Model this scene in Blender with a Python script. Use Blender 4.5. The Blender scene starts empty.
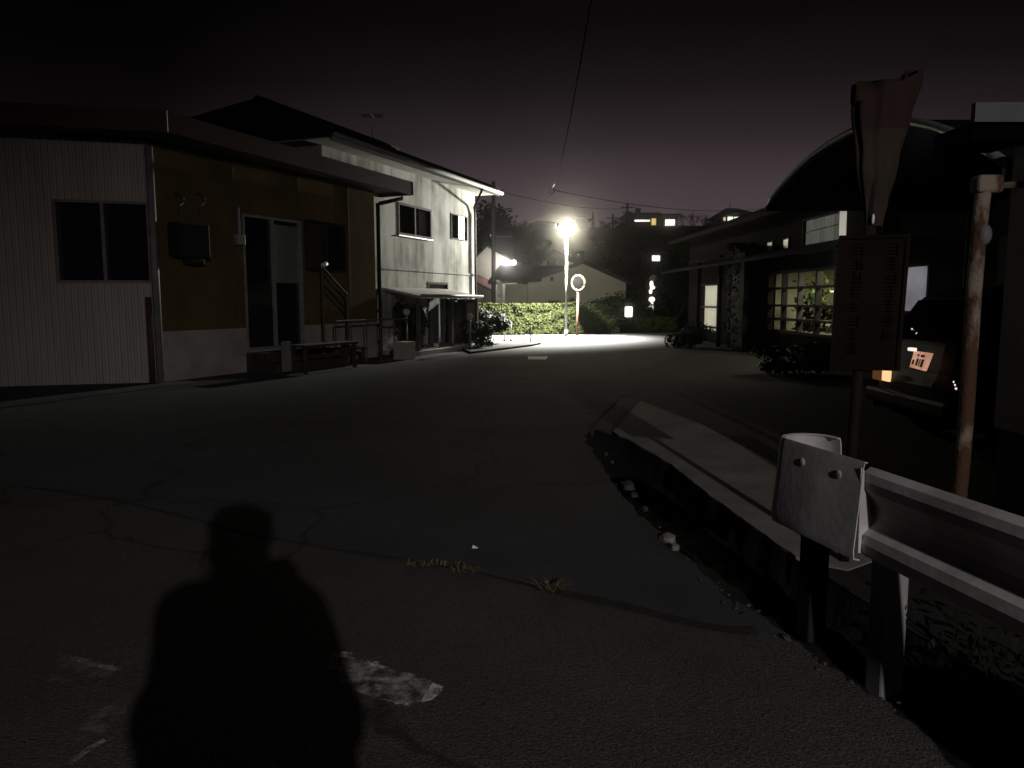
import bpy, bmesh, math, random
from mathutils import Vector, Matrix, noise as mnoise
R = math.radians
rnd = random.Random(7)
scn = bpy.context.scene
COL = scn.collection

# ------------------------------------------------------------------ camera measurement helpers
F = 745.0
PITCH = math.atan(84.0 / F)
CAMZ = 1.40
CP, SP = math.cos(PITCH), math.sin(PITCH)
def ray(px, py):
    u = (px - 512) / F; v = (384 - py) / F
    return Vector((u, CP + v * SP, -SP + v * CP))
def gnd(px, py, z=0.0):
    d = ray(px, py); t = (z - CAMZ) / d.z
    return Vector((d.x * t, d.y * t, z))
def aty(px, py, y):
    d = ray(px, py); t = y / d.y
    return Vector((d.x * t, y, CAMZ + d.z * t))
def atx(px, py, x):
    d = ray(px, py); t = x / d.x
    return Vector((x, d.y * t, CAMZ + d.z * t))

# ------------------------------------------------------------------ materials
def mat(name, col, rough=0.7, col2=None, scale=6.0, bump=0.0, bscale=None, metal=0.0, spec=0.4, detail=6, stretch=None, contrast=(0.35, 0.65)):
    m = bpy.data.materials.new(name); m.use_nodes = True
    nt = m.node_tree; b = nt.nodes['Principled BSDF']
    b.inputs['Roughness'].default_value = rough
    b.inputs['Metallic'].default_value = metal
    b.inputs['Specular IOR Level'].default_value = spec
    if col2 is None:
        col2 = tuple(c * 0.6 for c in col)
    tc = nt.nodes.new('ShaderNodeTexCoord'); mp = nt.nodes.new('ShaderNodeMapping')
    nt.links.new(tc.outputs['Object'], mp.inputs['Vector'])
    if stretch: mp.inputs['Scale'].default_value = stretch
    n = nt.nodes.new('ShaderNodeTexNoise'); n.inputs['Scale'].default_value = scale; n.inputs['Detail'].default_value = detail
    n.inputs['Roughness'].default_value = 0.65
    nt.links.new(mp.outputs['Vector'], n.inputs['Vector'])
    r = nt.nodes.new('ShaderNodeValToRGB')
    r.color_ramp.elements[0].position = contrast[0]; r.color_ramp.elements[0].color = (*col2, 1)
    r.color_ramp.elements[1].position = contrast[1]; r.color_ramp.elements[1].color = (*col, 1)
    nt.links.new(n.outputs['Fac'], r.inputs['Fac']); nt.links.new(r.outputs['Color'], b.inputs['Base Color'])
    if bump:
        n2 = nt.nodes.new('ShaderNodeTexNoise'); n2.inputs['Scale'].default_value = bscale or scale * 4; n2.inputs['Detail'].default_value = 8
        nt.links.new(tc.outputs['Object'], n2.inputs['Vector'])
        bp = nt.nodes.new('ShaderNodeBump'); bp.inputs['Strength'].default_value = bump; bp.inputs['Distance'].default_value = 0.02
        nt.links.new(n2.outputs['Fac'], bp.inputs['Height']); nt.links.new(bp.outputs['Normal'], b.inputs['Normal'])
    return m
def emat(name, col, strength):
    m = bpy.data.materials.new(name); m.use_nodes = True
    nt = m.node_tree; b = nt.nodes['Principled BSDF']
    b.inputs['Base Color'].default_value = (*[min(.8, c) for c in col], 1)
    b.inputs['Emission Color'].default_value = (*col, 1); b.inputs['Emission Strength'].default_value = strength
    return m
def emat_var(name, col, col2, strength, scale, stretch=None):
    """a lit window or glowing part: curtains and things behind the pane, seen as uneven light"""
    m = emat(name, col, strength); nt = m.node_tree; b = nt.nodes['Principled BSDF']
    tc = nt.nodes.new('ShaderNodeTexCoord'); mp = nt.nodes.new('ShaderNodeMapping')
    if stretch: mp.inputs['Scale'].default_value = stretch
    n = nt.nodes.new('ShaderNodeTexNoise'); n.inputs['Scale'].default_value = scale; n.inputs['Detail'].default_value = 3
    r = nt.nodes.new('ShaderNodeValToRGB')
    r.color_ramp.elements[0].position = 0.38; r.color_ramp.elements[0].color = (*col2, 1)
    r.color_ramp.elements[1].position = 0.62; r.color_ramp.elements[1].color = (*col, 1)
    nt.links.new(tc.outputs['Object'], mp.inputs['Vector']); nt.links.new(mp.outputs['Vector'], n.inputs['Vector'])
    nt.links.new(n.outputs['Fac'], r.inputs['Fac']); nt.links.new(r.outputs['Color'], b.inputs['Emission Color'])
    return m
def glass(name, tint=(0.01, 0.01, 0.012), rough=0.08, spec=.4):
    m = bpy.data.materials.new(name); m.use_nodes = True
    b = m.node_tree.nodes['Principled BSDF']
    b.inputs['Base Color'].default_value = (*tint, 1); b.inputs['Roughness'].default_value = rough; b.inputs['Specular IOR Level'].default_value = spec
    return m

# asphalt: aggregate speckle, large patches, fine bump
def asphalt(name, c_dark, c_light, patch=(0.7, 1.1)):
    m = bpy.data.materials.new(name); m.use_nodes = True
    nt = m.node_tree; L = nt.links.new; b = nt.nodes['Principled BSDF']; b.inputs['Roughness'].default_value = 0.9
    b.inputs['Specular IOR Level'].default_value = 0.25
    tc = nt.nodes.new('ShaderNodeTexCoord')
    v = nt.nodes.new('ShaderNodeTexVoronoi'); v.inputs['Scale'].default_value = 90
    n = nt.nodes.new('ShaderNodeTexNoise'); n.inputs['Scale'].default_value = 140; n.inputs['Detail'].default_value = 4
    big = nt.nodes.new('ShaderNodeTexNoise'); big.inputs['Scale'].default_value = 0.55; big.inputs['Detail'].default_value = 7; big.inputs['Roughness'].default_value = .7
    for q in (v, n, big): L(tc.outputs['Object'], q.inputs['Vector'])
    r = nt.nodes.new('ShaderNodeValToRGB')
    r.color_ramp.elements[0].position = .3; r.color_ramp.elements[0].color = (*c_dark, 1)
    r.color_ramp.elements[1].position = .75; r.color_ramp.elements[1].color = (*c_light, 1)
    L(n.outputs['Fac'], r.inputs['Fac'])
    mr = nt.nodes.new('ShaderNodeMapRange'); mr.inputs['From Min'].default_value = .3; mr.inputs['From Max'].default_value = .7
    mr.inputs['To Min'].default_value = patch[0]; mr.inputs['To Max'].default_value = patch[1]
    L(big.outputs['Fac'], mr.inputs['Value'])
    mx = nt.nodes.new('ShaderNodeMix'); mx.data_type = 'RGBA'; mx.blend_type = 'MULTIPLY'; mx.inputs['Factor'].default_value = 1
    L(r.outputs['Color'], mx.inputs['A']); L(mr.outputs['Result'], mx.inputs['B']); 
    wn = nt.nodes.new('ShaderNodeTexNoise'); wn.inputs['Scale'].default_value = 1.3; wn.inputs['Detail'].default_value = 8; L(tc.outputs['Object'], wn.inputs['Vector'])
    wm = nt.nodes.new('ShaderNodeMix'); wm.data_type = 'RGBA'; wm.blend_type = 'ADD'; wm.inputs['Factor'].default_value = .9
    L(tc.outputs['Object'], wm.inputs['A']); L(wn.outputs['Color'], wm.inputs['B'])
    cv = nt.nodes.new('ShaderNodeTexVoronoi'); cv.feature = 'DISTANCE_TO_EDGE'; cv.inputs['Scale'].default_value = .30; L(wm.outputs['Result'], cv.inputs['Vector'])
    cm = nt.nodes.new('ShaderNodeMapRange'); cm.inputs['From Min'].default_value = .002; cm.inputs['From Max'].default_value = .008; cm.inputs['To Min'].default_value = .5; L(cv.outputs['Distance'], cm.inputs['Value'])
    mc_ = nt.nodes.new('ShaderNodeMix'); mc_.data_type = 'RGBA'; mc_.blend_type = 'MULTIPLY'; mc_.inputs['Factor'].default_value = 1
    L(mx.outputs['Result'], mc_.inputs['A']); L(cm.outputs['Result'], mc_.inputs['B']); L(mc_.outputs['Result'], b.inputs['Base Color'])
    ad = nt.nodes.new('ShaderNodeMath'); ad.operation = 'ADD'
    L(v.outputs['Distance'], ad.inputs[0]); L(n.outputs['Fac'], ad.inputs[1])
    bp = nt.nodes.new('ShaderNodeBump'); bp.inputs['Strength'].default_value = .55; bp.inputs['Distance'].default_value = .006
    L(ad.outputs['Value'], bp.inputs['Height']); L(bp.outputs['Normal'], b.inputs['Normal'])
    return m
# stained render on the two-storey house: vertical rain streaks and soft blotches
def stucco(name, c_light, c_dark):
    m = bpy.data.materials.new(name); m.use_nodes = True
    nt = m.node_tree; L = nt.links.new; b = nt.nodes['Principled BSDF']; b.inputs['Roughness'].default_value = .9
    b.inputs['Specular IOR Level'].default_value = .2
    tc = nt.nodes.new('ShaderNodeTexCoord')
    mp = nt.nodes.new('ShaderNodeMapping'); mp.inputs['Scale'].default_value = (1.5, 1.5, .32); L(tc.outputs['Object'], mp.inputs['Vector'])
    n1 = nt.nodes.new('ShaderNodeTexNoise'); n1.inputs['Scale'].default_value = 1.3; n1.inputs['Detail'].default_value = 8; n1.inputs['Roughness'].default_value = .6
    L(mp.outputs['Vector'], n1.inputs['Vector'])
    n2 = nt.nodes.new('ShaderNodeTexNoise'); n2.inputs['Scale'].default_value = 1.1; n2.inputs['Detail'].default_value = 6
    L(tc.outputs['Object'], n2.inputs['Vector'])
    ad = nt.nodes.new('ShaderNodeMath'); ad.operation = 'MULTIPLY_ADD'; ad.inputs[1].default_value = .6
    L(n1.outputs['Fac'], ad.inputs[0])
    m2 = nt.nodes.new('ShaderNodeMath'); m2.operation = 'MULTIPLY'; m2.inputs[1].default_value = .4; L(n2.outputs['Fac'], m2.inputs[0]); L(m2.outputs[0], ad.inputs[2])
    r = nt.nodes.new('ShaderNodeValToRGB')
    r.color_ramp.elements[0].position = .40; r.color_ramp.elements[0].color = (*c_dark, 1)
    r.color_ramp.elements[1].position = .58; r.color_ramp.elements[1].color = (*c_light, 1)
    L(ad.outputs[0], r.inputs['Fac']); L(r.outputs['Color'], b.inputs['Base Color'])
    n3 = nt.nodes.new('ShaderNodeTexNoise'); n3.inputs['Scale'].default_value = 60; L(tc.outputs['Object'], n3.inputs['Vector'])
    bp = nt.nodes.new('ShaderNodeBump'); bp.inputs['Strength'].default_value = .35; bp.inputs['Distance'].default_value = .01
    L(n3.outputs['Fac'], bp.inputs['Height']); L(bp.outputs['Normal'], b.inputs['Normal'])
    return m
# worn paint: white flakes, the rest lets the asphalt through
def worn_paint(name, lo, hi, scale, col=(.62, .6, .6)):
    m = bpy.data.materials.new(name); m.use_nodes = True
    nt = m.node_tree; L = nt.links.new; b = nt.nodes['Principled BSDF']; b.inputs['Roughness'].default_value = .7
    tc = nt.nodes.new('ShaderNodeTexCoord')
    n = nt.nodes.new('ShaderNodeTexNoise'); n.inputs['Scale'].default_value = scale; n.inputs['Detail'].default_value = 9; n.inputs['Roughness'].default_value = .75
    L(tc.outputs['Object'], n.inputs['Vector'])
    r = nt.nodes.new('ShaderNodeMapRange'); r.inputs['From Min'].default_value = lo; r.inputs['From Max'].default_value = hi
    L(n.outputs['Fac'], r.inputs['Value']); L(r.outputs['Result'], b.inputs['Alpha'])
    b.inputs['Base Color'].default_value = (*col, 1)
    return m
def leafmat(name, c1, c2):
    m = mat(name, c1, .6, c2, scale=9, spec=.06, contrast=(.3, .7))
    return m

M = {}
M['road'] = asphalt('asphalt', (.026, .026, .028), (.092, .092, .096), (.55, 1.25))
M['old_road'] = asphalt('old asphalt', (.032, .028, .026), (.12, .11, .10), (.6, 1.15))
M['crack'] = mat('crack filler', (.02, .018, .015), .95, (.006, .006, .006), 14, .5)
M['soil'] = mat('dark soil', (.008, .0065, .005), .95, (.003, .0026, .002), 3, .6, 30)
M['lot'] = mat('dark yard earth', (.013, .012, .011), .95, (.006, .0055, .005), 1.5, .5, 25)
M['hill'] = mat('hill scrub', (.030, .034, .018), .95, (.010, .012, .008), .25, .4, 3)
M['concrete'] = mat('walk concrete', (.27, .25, .215), .9, (.13, .12, .10), 1.6, .35, 60, contrast=(.3, .7))
M['stone'] = mat('broken concrete', (.075, .068, .06), .9, (.02, .018, .016), 8, .6, 40)
M['paint'] = worn_paint('worn white paint', .42, .66, 11.0, (.5, .48, .48))
M['paint_edge'] = worn_paint('flaking white paint edge', .47, .56, 16.0, (.62, .61, .61))
M['paint_old'] = worn_paint('faded old paint', .50, .72, 4.0, (.25, .23, .23))
M['white_paint'] = mat('road line paint', (.75, .75, .72), .7, (.6, .6, .58), 20)
M['corr'] = mat('dirty corrugated sheet', (.42, .38, .335), .8, (.34, .305, .265), 1.2, .1, 20, stretch=(2, 2, .5))
M['ochre'] = mat('ochre wall board', (.135, .100, .042), .95, (.095, .070, .030), 1.5, .15, 30, spec=.03)
M['plinth'] = mat('pale base board', (.36, .33, .30), .85, (.25, .23, .205), 2.0, .2, 30, contrast=(.3, .6))
M['fascia'] = mat('brown fascia metal', (.075, .032, .026), .7, (.045, .022, .019), 1.5)
M['rooft'] = mat('dark roof', (.03, .03, .032), .8, (.015, .015, .016), 5, .3, 20)
M['alu'] = mat('dull aluminium', (.35, .34, .33), .5, (.22, .21, .2), 10, metal=.3)
M['darkmetal'] = mat('dark metal', (.022, .021, .020), .8, (.014, .013, .012), 10, spec=.15)
M['pipe'] = mat('grey pipe', (.20, .18, .18), .6, (.12, .11, .11), 4)
M['glass'] = glass('window glass')
M['frost'] = mat('frosted glass', (.20, .21, .20), .35, (.10, .11, .105), 1.5, stretch=(1, 1, .2))
M['wood'] = mat('dark weathered wood', (.05, .038, .028), .85, (.02, .016, .012), 5, .3, 40)
M['white'] = mat('white enamel', (.75, .75, .73), .35, (.6, .6, .58), 5)
M['stucco'] = stucco('stained render', (.56, .56, .51), (.17, .17, .15))
M['soffit'] = mat('soffit board', (.30, .29, .26), .8, (.2, .195, .17), 2)
M['porch'] = mat('porch sheet', (.40, .39, .36), .6, (.25, .24, .22), 4)
M['porchwall'] = mat('dark porch board', (.10, .095, .085), .85, (.05, .046, .04), 2.5)
M['bamboo'] = leafmat('shrub leaf', (.050, .070, .022), (.018, .028, .010))
M['weed'] = leafmat('weed leaf', (.022, .024, .010), (.008, .010, .005))
M['hedge'] = mat('hedge leaf', (.0175, .0205, .0070), .9, (.0035, .0048, .0018), 9, spec=.03)
M['hedgein'] = mat('hedge shade twigs', (.012, .014, .007), .95)
M['twig'] = mat('twig bark', (.035, .028, .022), .9, (.018, .014, .012), 10)
M['palestone'] = mat('pale concrete lump', (.24, .23, .20), .9, (.14, .13, .115), 9)
M['crown'] = leafmat('hill tree foliage', (.028, .034, .018), (.012, .016, .009))
M['crown_y'] = leafmat('olive foliage', (.075, .085, .018), (.03, .04, .01))
M['galv'] = mat('galvanised rail', (.62, .60, .60), .6, (.42, .395, .38), 2.6, .06, 30, contrast=(.36, .56))
M['postg'] = mat('dull rail post', (.36, .35, .35), .8, (.22, .21, .21), 3)
M['boltm'] = mat('bolt steel', (.50, .46, .42), .6, (.26, .18, .13), 30)
M['polew'] = mat('lamp pole paint', (.14, .145, .13), .6, (.10, .105, .10), 8)
M['orange'] = mat('worn orange paint', (.12, .042, .02), .7, (.08, .05, .035), 12)
M['ringm'] = mat('mirror rim', (.065, .052, .036), .6, (.045, .034, .024), 10)
M['mirror'] = glass('mirror face', (.004, .004, .004), .1, .1)
M['rustpost'] = mat('peeling rusty post', (.23, .185, .14), .85, (.075, .036, .017), 3.0, .5, 40, contrast=(.50, .58), stretch=(1.5, 1.5, .7))
M['shedwall'] = mat('shed sheet', (.36, .35, .39), .7, (.28, .27, .30), 2)
M['shedfascia'] = mat('shed fascia', (.10, .10, .11), .6, (.075, .075, .08), 5)
M['brownwood'] = mat('brown beam', (.13, .09, .055), .8, (.06, .04, .025), 8)
M['signb'] = mat('weathered sign board', (.012, .0078, .0042), .9, (.007, .0046, .0026), 4, spec=.06)
M['signink'] = mat('sign ink', (.0022, .0018, .0015), .9, spec=.05)
M['signpole'] = mat('sign pole', (.018, .015, .013), .8, spec=.1)
M['cloth'] = mat('dull beige banner cloth', (.032, .021, .011), .9, (.016, .0105, .006), 5)
M['clothred'] = mat('red banner cloth', (.024, .006, .0035), .9, (.014, .005, .003), 5)
M['poly'] = mat('smoked roof sheet', (.018, .017, .016), .4, (.01, .01, .01), 2)
M['car'] = glass('black car paint', (.004, .004, .005), .5, .12)
M['carglass'] = glass('car glass', (.003, .003, .004), .05, .12)
M['tyre'] = mat('tyre rubber', (.015, .015, .015), .9)
M['chrome'] = mat('chrome strip', (.7, .7, .7), .15, (.6, .6, .6), 5, metal=1)
M['tailred'] = mat('red lamp lens', (.20, .006, .006), .15, (.12, .004, .004), 10)
M['tailon'] = emat('lit tail lamp', (1.0, .62, .30), 1.1)
M['plate'] = emat_var('number plate with painted glow', (.75, .40, .26), (.50, .25, .16), .75, 14)
M['plateink'] = mat('plate ink', (.08, .03, .02), .6)
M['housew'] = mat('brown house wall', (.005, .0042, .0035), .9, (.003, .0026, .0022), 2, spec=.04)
M['tile'] = mat('dark roof tile', (.009, .009, .010), .9, (.005, .005, .006), 7, .4, 12, spec=.06)
M['farwall'] = mat('far house wall', (.50, .49, .46), .85, (.38, .37, .34), .8)
M['farwall_dim'] = mat('far grey wall', (.52, .50, .44), .85, (.40, .385, .33), .6)
M['fardark'] = mat('far dark wall', (.035, .030, .028), .9, (.02, .018, .016), .5)
M['redroof'] = mat('faded red roof', (.17, .075, .07), .8, (.12, .05, .045), 2)
M['wire'] = mat('cable', (.003, .003, .003), .9, spec=.05)
M['wire_lit'] = mat('painted lamplit cable', (.6, .58, .52), .5)
M['person_cloth'] = mat('dark padded jacket cloth', (.02, .02, .024), .9)
M['trouser'] = mat('dark trousers', (.03, .03, .04), .9)
M['skin'] = mat('skin', (.45, .28, .20), .6)
M['hair'] = mat('black hair', (.012, .010, .009), .6)
M['shard'] = mat('pale green glass', (.75, .95, .85), .3, (.7, .9, .8), 10)
M['dry'] = mat('dry grass', (.17, .135, .06), .9, (.10, .08, .04), 20)
M['w_bright'] = emat_var('bright window light', (1.0, .97, .86), (.75, .72, .58), 1.8, 2.0)
M['w_warm'] = emat_var('warm window light', (1.0, .78, .34), (.75, .5, .2), 1.1, 2.5)
M['w_cur'] = emat_var('curtained window light', (.46, .45, .35), (.30, .29, .21), .62, 1.5, (5, 5, .3))
M['w_sun'] = emat_var('sunroom light', (.42, .38, .17), (.10, .10, .045), .55, 1.1, (1, 1, 1.4))
M['w_tall'] = emat_var('far lamp behind leaves', (1.0, .96, .84), (.25, .24, .2), 1.2, 5)
M['pipe_glow'] = emat_var('downpipe painted glow', (.80, .78, .66), (.35, .34, .28), .7, 1.2)
M['strip'] = emat('strip lamp', (1.0, .93, .62), .75)
M['panel'] = emat_var('panel with painted glow', (.20, .21, .18), (.10, .105, .09), .42, 2.2, (6, 6, .3))

# ------------------------------------------------------------------ mesh building
class MB:
    def __init__(s): s.v = []; s.f = []
    def add(s, vs, fs):
        o = len(s.v); s.v += [tuple(v) for v in vs]; s.f += [tuple(i + o for i in f) for f in fs]; return s
    def box(s, x0, x1, y0, y1, z0, z1):
        return s.obox(Vector((0, 0, 0)), Vector((1, 0, 0)), Vector((0, 1, 0)), x0, x1, y0, y1, z0, z1)
    def obox(s, o, u, n, a0, a1, d0, d1, z0, z1):
        P = [o + u * a + n * d + Vector((0, 0, z)) for z in (z0, z1) for (a, d) in ((a0, d0), (a1, d0), (a1, d1), (a0, d1))]
        return s.add(P, [(3, 2, 1, 0), (4, 5, 6, 7), (0, 1, 5, 4), (1, 2, 6, 5), (2, 3, 7, 6), (3, 0, 4, 7)])
    def tube(s, pts, r, n=10, caps=True):
        pts = [Vector(p) for p in pts]; k = len(pts)
        rs = r if isinstance(r, (list, tuple)) else [r] * k
        vs = []
        for i, p in enumerate(pts):
            t = (pts[min(i + 1, k - 1)] - pts[max(i - 1, 0)]).normalized()
            a = Vector((0, 0, 1)) if abs(t.z) < .9 else Vector((1, 0, 0))
            e = t.cross(a).normalized(); g = t.cross(e)
            vs += [p + (e * math.cos(2 * math.pi * j / n) + g * math.sin(2 * math.pi * j / n)) * rs[i] for j in range(n)]
        fs = [(i * n + j, i * n + (j + 1) % n, (i + 1) * n + (j + 1) % n, (i + 1) * n + j) for i in range(k - 1) for j in range(n)]
        if caps: fs += [tuple(range(n - 1, -1, -1)), tuple((k - 1) * n + j for j in range(n))]
        return s.add(vs, fs)
    def prism(s, poly, off):
        """closed polygon (3D points) swept by the vector off"""
        k = len(poly); off = Vector(off); poly = [Vector(p) for p in poly]
        vs = poly + [p + off for p in poly]
        fs = [tuple(range(k - 1, -1, -1)), tuple(range(k, 2 * k))] + [(i, (i + 1) % k, k + (i + 1) % k, k + i) for i in range(k)]
        return s.add(vs, fs)
    def sphere(s, c, r, nu=14, nv=9, sc=(1, 1, 1)):
        c = Vector(c); vs = [c + Vector((0, 0, r * sc[2]))]; fs = []
        for i in range(1, nv):
            a = math.pi * i / nv
            vs += [c + Vector((r * sc[0] * math.sin(a) * math.cos(2 * math.pi * j / nu), r * sc[1] * math.sin(a) * math.sin(2 * math.pi * j / nu), r * sc[2] * math.cos(a))) for j in range(nu)]
        vs.append(c - Vector((0, 0, r * sc[2]))); e = len(vs) - 1
        fs += [(0, 1 + j, 1 + (j + 1) % nu) for j in range(nu)]
        for i in range(nv - 2):
            fs += [(1 + i * nu + j, 1 + (i + 1) * nu + j, 1 + (i + 1) * nu + (j + 1) % nu, 1 + i * nu + (j + 1) % nu) for j in range(nu)]
        fs += [(e, 1 + (nv - 2) * nu + (j + 1) % nu, 1 + (nv - 2) * nu + j) for j in range(nu)]
        return s.add(vs, fs)
    def leaf(s, p, nrm, size, rot, asp=.55):
        nrm = nrm.normalized(); a = Vector((0, 0, 1)) if abs(nrm.z) < .9 else Vector((1, 0, 0))
        e = nrm.cross(a).normalized(); g = nrm.cross(e)
        u = e * math.cos(rot) + g * math.sin(rot); w = -e * math.sin(rot) + g * math.cos(rot)
        return s.add([p - u * size, p - w * size * asp + u * size * .1, p + u * size, p + w * size * asp + u * size * .1], [(0, 1, 2, 3)])
    def build(s, name, material, parent=None, smooth=False, bevel=0, loc=None, up=False):
        me = bpy.data.meshes.new(name)
        vs = s.v
        if loc is not None: vs = [tuple(Vector(v) - Vector(loc)) for v in vs]
        me.from_pydata(vs, [], s.f); me.update()
        bm = bmesh.new(); bm.from_mesh(me); bmesh.ops.recalc_face_normals(bm, faces=bm.faces); 
        if up:
            for f in bm.faces:
                if f.normal.z < 0: f.normal_flip()
        bm.to_mesh(me); bm.free()
        o = bpy.data.objects.new(name, me); COL.objects.link(o)
        me.materials.append(M[material] if isinstance(material, str) else material)
        if smooth: me.polygons.foreach_set('use_smooth', [True] * len(me.polygons))
        if bevel:
            md = o.modifiers.new('Bevel', 'BEVEL'); md.width = bevel; md.segments = 2; md.limit_method = 'ANGLE'
        if loc is not None: o.location = loc
        if parent: 
            o.parent = parent
            if loc is None: o.matrix_parent_inverse = Matrix.Translation(-parent.location)
        return o
def thing(name, label, cat, loc=(0, 0, 0), group=None):
    o = bpy.data.objects.new(name, None); COL.objects.link(o); o.location = loc
    o['label'] = label; o['category'] = cat
    if group: o['group'] = group
    o.empty_display_size = .3
    return o
def tag(o, label, cat, group=None):
    o['label'] = label; o['category'] = cat
    if group: o['group'] = group
    return o
def struct(o): o['kind'] = 'structure'; return o
def copy_thing(root, loc, label=None, rotz=0, scale=1.0):
    r = root.copy(); COL.objects.link(r); r.location = loc; r.rotation_euler = (0, 0, rotz); r.scale = (scale,) * 3
    if label: r['label'] = label
    for ch in list(root.children):
        c = ch.copy(); COL.objects.link(c); c.parent = r; c.matrix_parent_inverse = ch.matrix_parent_inverse.copy()
        for g in ch.children:
            d = g.copy(); COL.objects.link(d); d.parent = c; d.matrix_parent_inverse = g.matrix_parent_inverse.copy()
    return r

class Wall:
    """frame of a vertical facade: origin, direction along it, outward normal"""
    def __init__(s, o, u, n=None):
        s.o = Vector(o); s.u = Vector(u).normalized(); s.n = Vector(n).normalized() if n else Vector((s.u.y, -s.u.x, 0))
    def hit(s, px, py, d=0):
        r = ray(px, py); c = Vector((0, 0, CAMZ)); o = s.o + s.n * d
        t = (o - c).dot(s.n) / r.dot(s.n); p = c + r * t
        return (p - o).dot(s.u), p.z
    def p(s, a, z, d=0): return s.o + s.u * a + s.n * d + Vector((0, 0, z))
    def box(s, mb, a0, a1, z0, z1, d0, d1): return mb.obox(s.o, s.u, s.n, a0, a1, d0, d1, z0, z1)

# ------------------------------------------------------------------ ground, road, ditch, walk
def sheet(name, pts, z, material, div=0):
    mb = MB(); mb.add([(p[0], p[1], z) for p in pts], [tuple(range(len(pts)))])
    return struct(mb.build(name, material))

def hill_z(x, y):
    t = min(1, max(0, (y - 46) / 46)); t = t * t * (3 - 2 * t)
    top = 10.2 + 1.2 * mnoise.noise(Vector((x * .02, y * .02, 3))) - max(0, (-x - 2)) * .05
    z = -.45 + t * top + t * .6 * mnoise.noise(Vector((x * .11, y * .11, 1)))
    if y > 120: z += (y - 120) * .02
    return z
mb = MB(); xs = [-260 + i * 6.5 for i in range(81)]; ys = [-60 + j * 5 for j in range(90)]
for y in ys:
    for x in xs: mb.v.append((x, y, hill_z(x, y)))
for j in range(len(ys) - 1):
    for i in range(len(xs) - 1):
        a = j * len(xs) + i; mb.f.append((a, a + 1, a + len(xs) + 1, a + len(xs)))
struct(mb.build('terrain', 'hill', smooth=True))

# ditch edges (world coordinates, from near to far)
DL = [(2.05, -9), (1.75, -3), (1.52, 0.6), (1.34, 2.23), (1.25, 2.6), (1.15, 2.98), (1.02, 3.48), (.91, 4.17), (.82, 5.0), (.75, 6.3), (.74, 7.6), (.86, 8.0)]
DR = [(3.4, -9), (2.45, -3), (2.02, 0.6), (1.84, 2.23), (1.78, 2.6), (1.72, 2.98), (1.63, 3.48), (1.53, 4.17), (1.43, 5.2), (1.36, 6.3), (1.16, 7.5), (.90, 8.02)]
def densify(pts, n=10, amp=0, seed=0):
    out = []
    for i in range(len(pts) - 1):
        for k in range(n):
            t = k / n; x = pts[i][0] * (1 - t) + pts[i + 1][0] * t; y = pts[i][1] * (1 - t) + pts[i + 1][1] * t
            x += amp * (mnoise.noise(Vector((x * 2 + seed, y * 4.5, 0))) + .6 * mnoise.noise(Vector((seed, y * 14, 5))))
            out.append((x, y))
    out.append(pts[-1]); return out
DLd = densify(DL, 16, .05, 1); DRd = densify(DR, 16, .012, 9)
# road: from the ditch edge west to the buildings, north past the lamp
tipA, tipB = gnd(612, 431), gnd(640, 400)
road_poly = DLd + [(.90, 8.03), (tipA.x, tipA.y), (tipB.x, tipB.y), (1.37, 10.9), (1.0, 12.6), (1.9, 13.3), (3.5, 17), (5.2, 22), (7.5, 26.5), (11, 31.5), (11, 32.6), (-26, 32.6), (-26, -30), (2.2, -30)]
mb = MB(); mb.add([(x, y, 0) for x, y in road_poly], [tuple(range(len(road_poly)))])
road = struct(mb.build('road', 'road', up=True))
md = road.modifiers.new('Solid', 'SOLIDIFY'); md.thickness = .2; md.offset = -1
# ditch
mb = MB(); k = len(DLd)
prof = []
for i in range(k):
    l = Vector((*DLd[i], 0)); r = Vector((*DRd[i], 0)); row = []
    for t, z in ((0, -.012), (.04, -.22), (.3, -.30), (.65, -.28), (.95, -.2), (1, -.012)):
        p = l.lerp(r, t); p.z = z * (1 if i < k - 20 else max(.25, (k - i) / 20)) + (.03 * mnoise.noise(p * 6) if 0 < t < 1 else 0); row.append(p)
    prof.append(row)
for row in prof: mb.v += [tuple(p) for p in row]
for i in range(k - 1):
    for j in range(5): mb.f.append((i * 6 + j, i * 6 + j + 1, (i + 1) * 6 + j + 1, (i + 1) * 6 + j))
struct(mb.build('roadside_ditch', 'soil', smooth=True))
# concrete walk to the right of the ditch
WR = [(1.75, 3.75), (2.40, 4.2), (2.28, 6), (2.15, 8.3), (1.79, 10.3)]
WRd = densify(WR, 6, .01, 4)
walk = [p for p in DRd if p[1] > 3.95 and p[1] < 7.6]
mb = MB(); 
poly = walk + [(tipA.x, tipA.y), (tipB.x, tipB.y)] + [p for p in reversed(WRd) if p[1] < tipB.y - .05]
mb.add([(x, y, .004) for x, y in poly], [tuple(range(len(poly)))])
wk = struct(mb.build('walkway', 'concrete', up=True))
md = wk.modifiers.new('Solid', 'SOLIDIFY'); md.thickness = .25; md.offset = -1
# joints across the far end of the walk
def strip_between(name, a, b, w, z, material):
    a = Vector((*a, 0)); b = Vector((*b, 0)); t = (b - a).normalized(); nn = Vector((-t.y, t.x, 0)) * w / 2
    m_ = MB(); m_.add([(p.x, p.y, z) for p in (a - nn, b - nn, b + nn, a + nn)], [(0, 1, 2, 3)])
    return struct(m_.build(name, material))
g1, g2 = gnd(612, 431), gnd(640, 400); strip_between('walkway_joint', g1.xy, g2.xy, .035, .008, 'crack')
# far part of the walk in old asphalt, with its own joint
g3, g4 = gnd(589, 428), gnd(625, 393)
strip_between('walkway_joint', g3.xy, g4.xy, .03, .008, 'crack')
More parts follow.
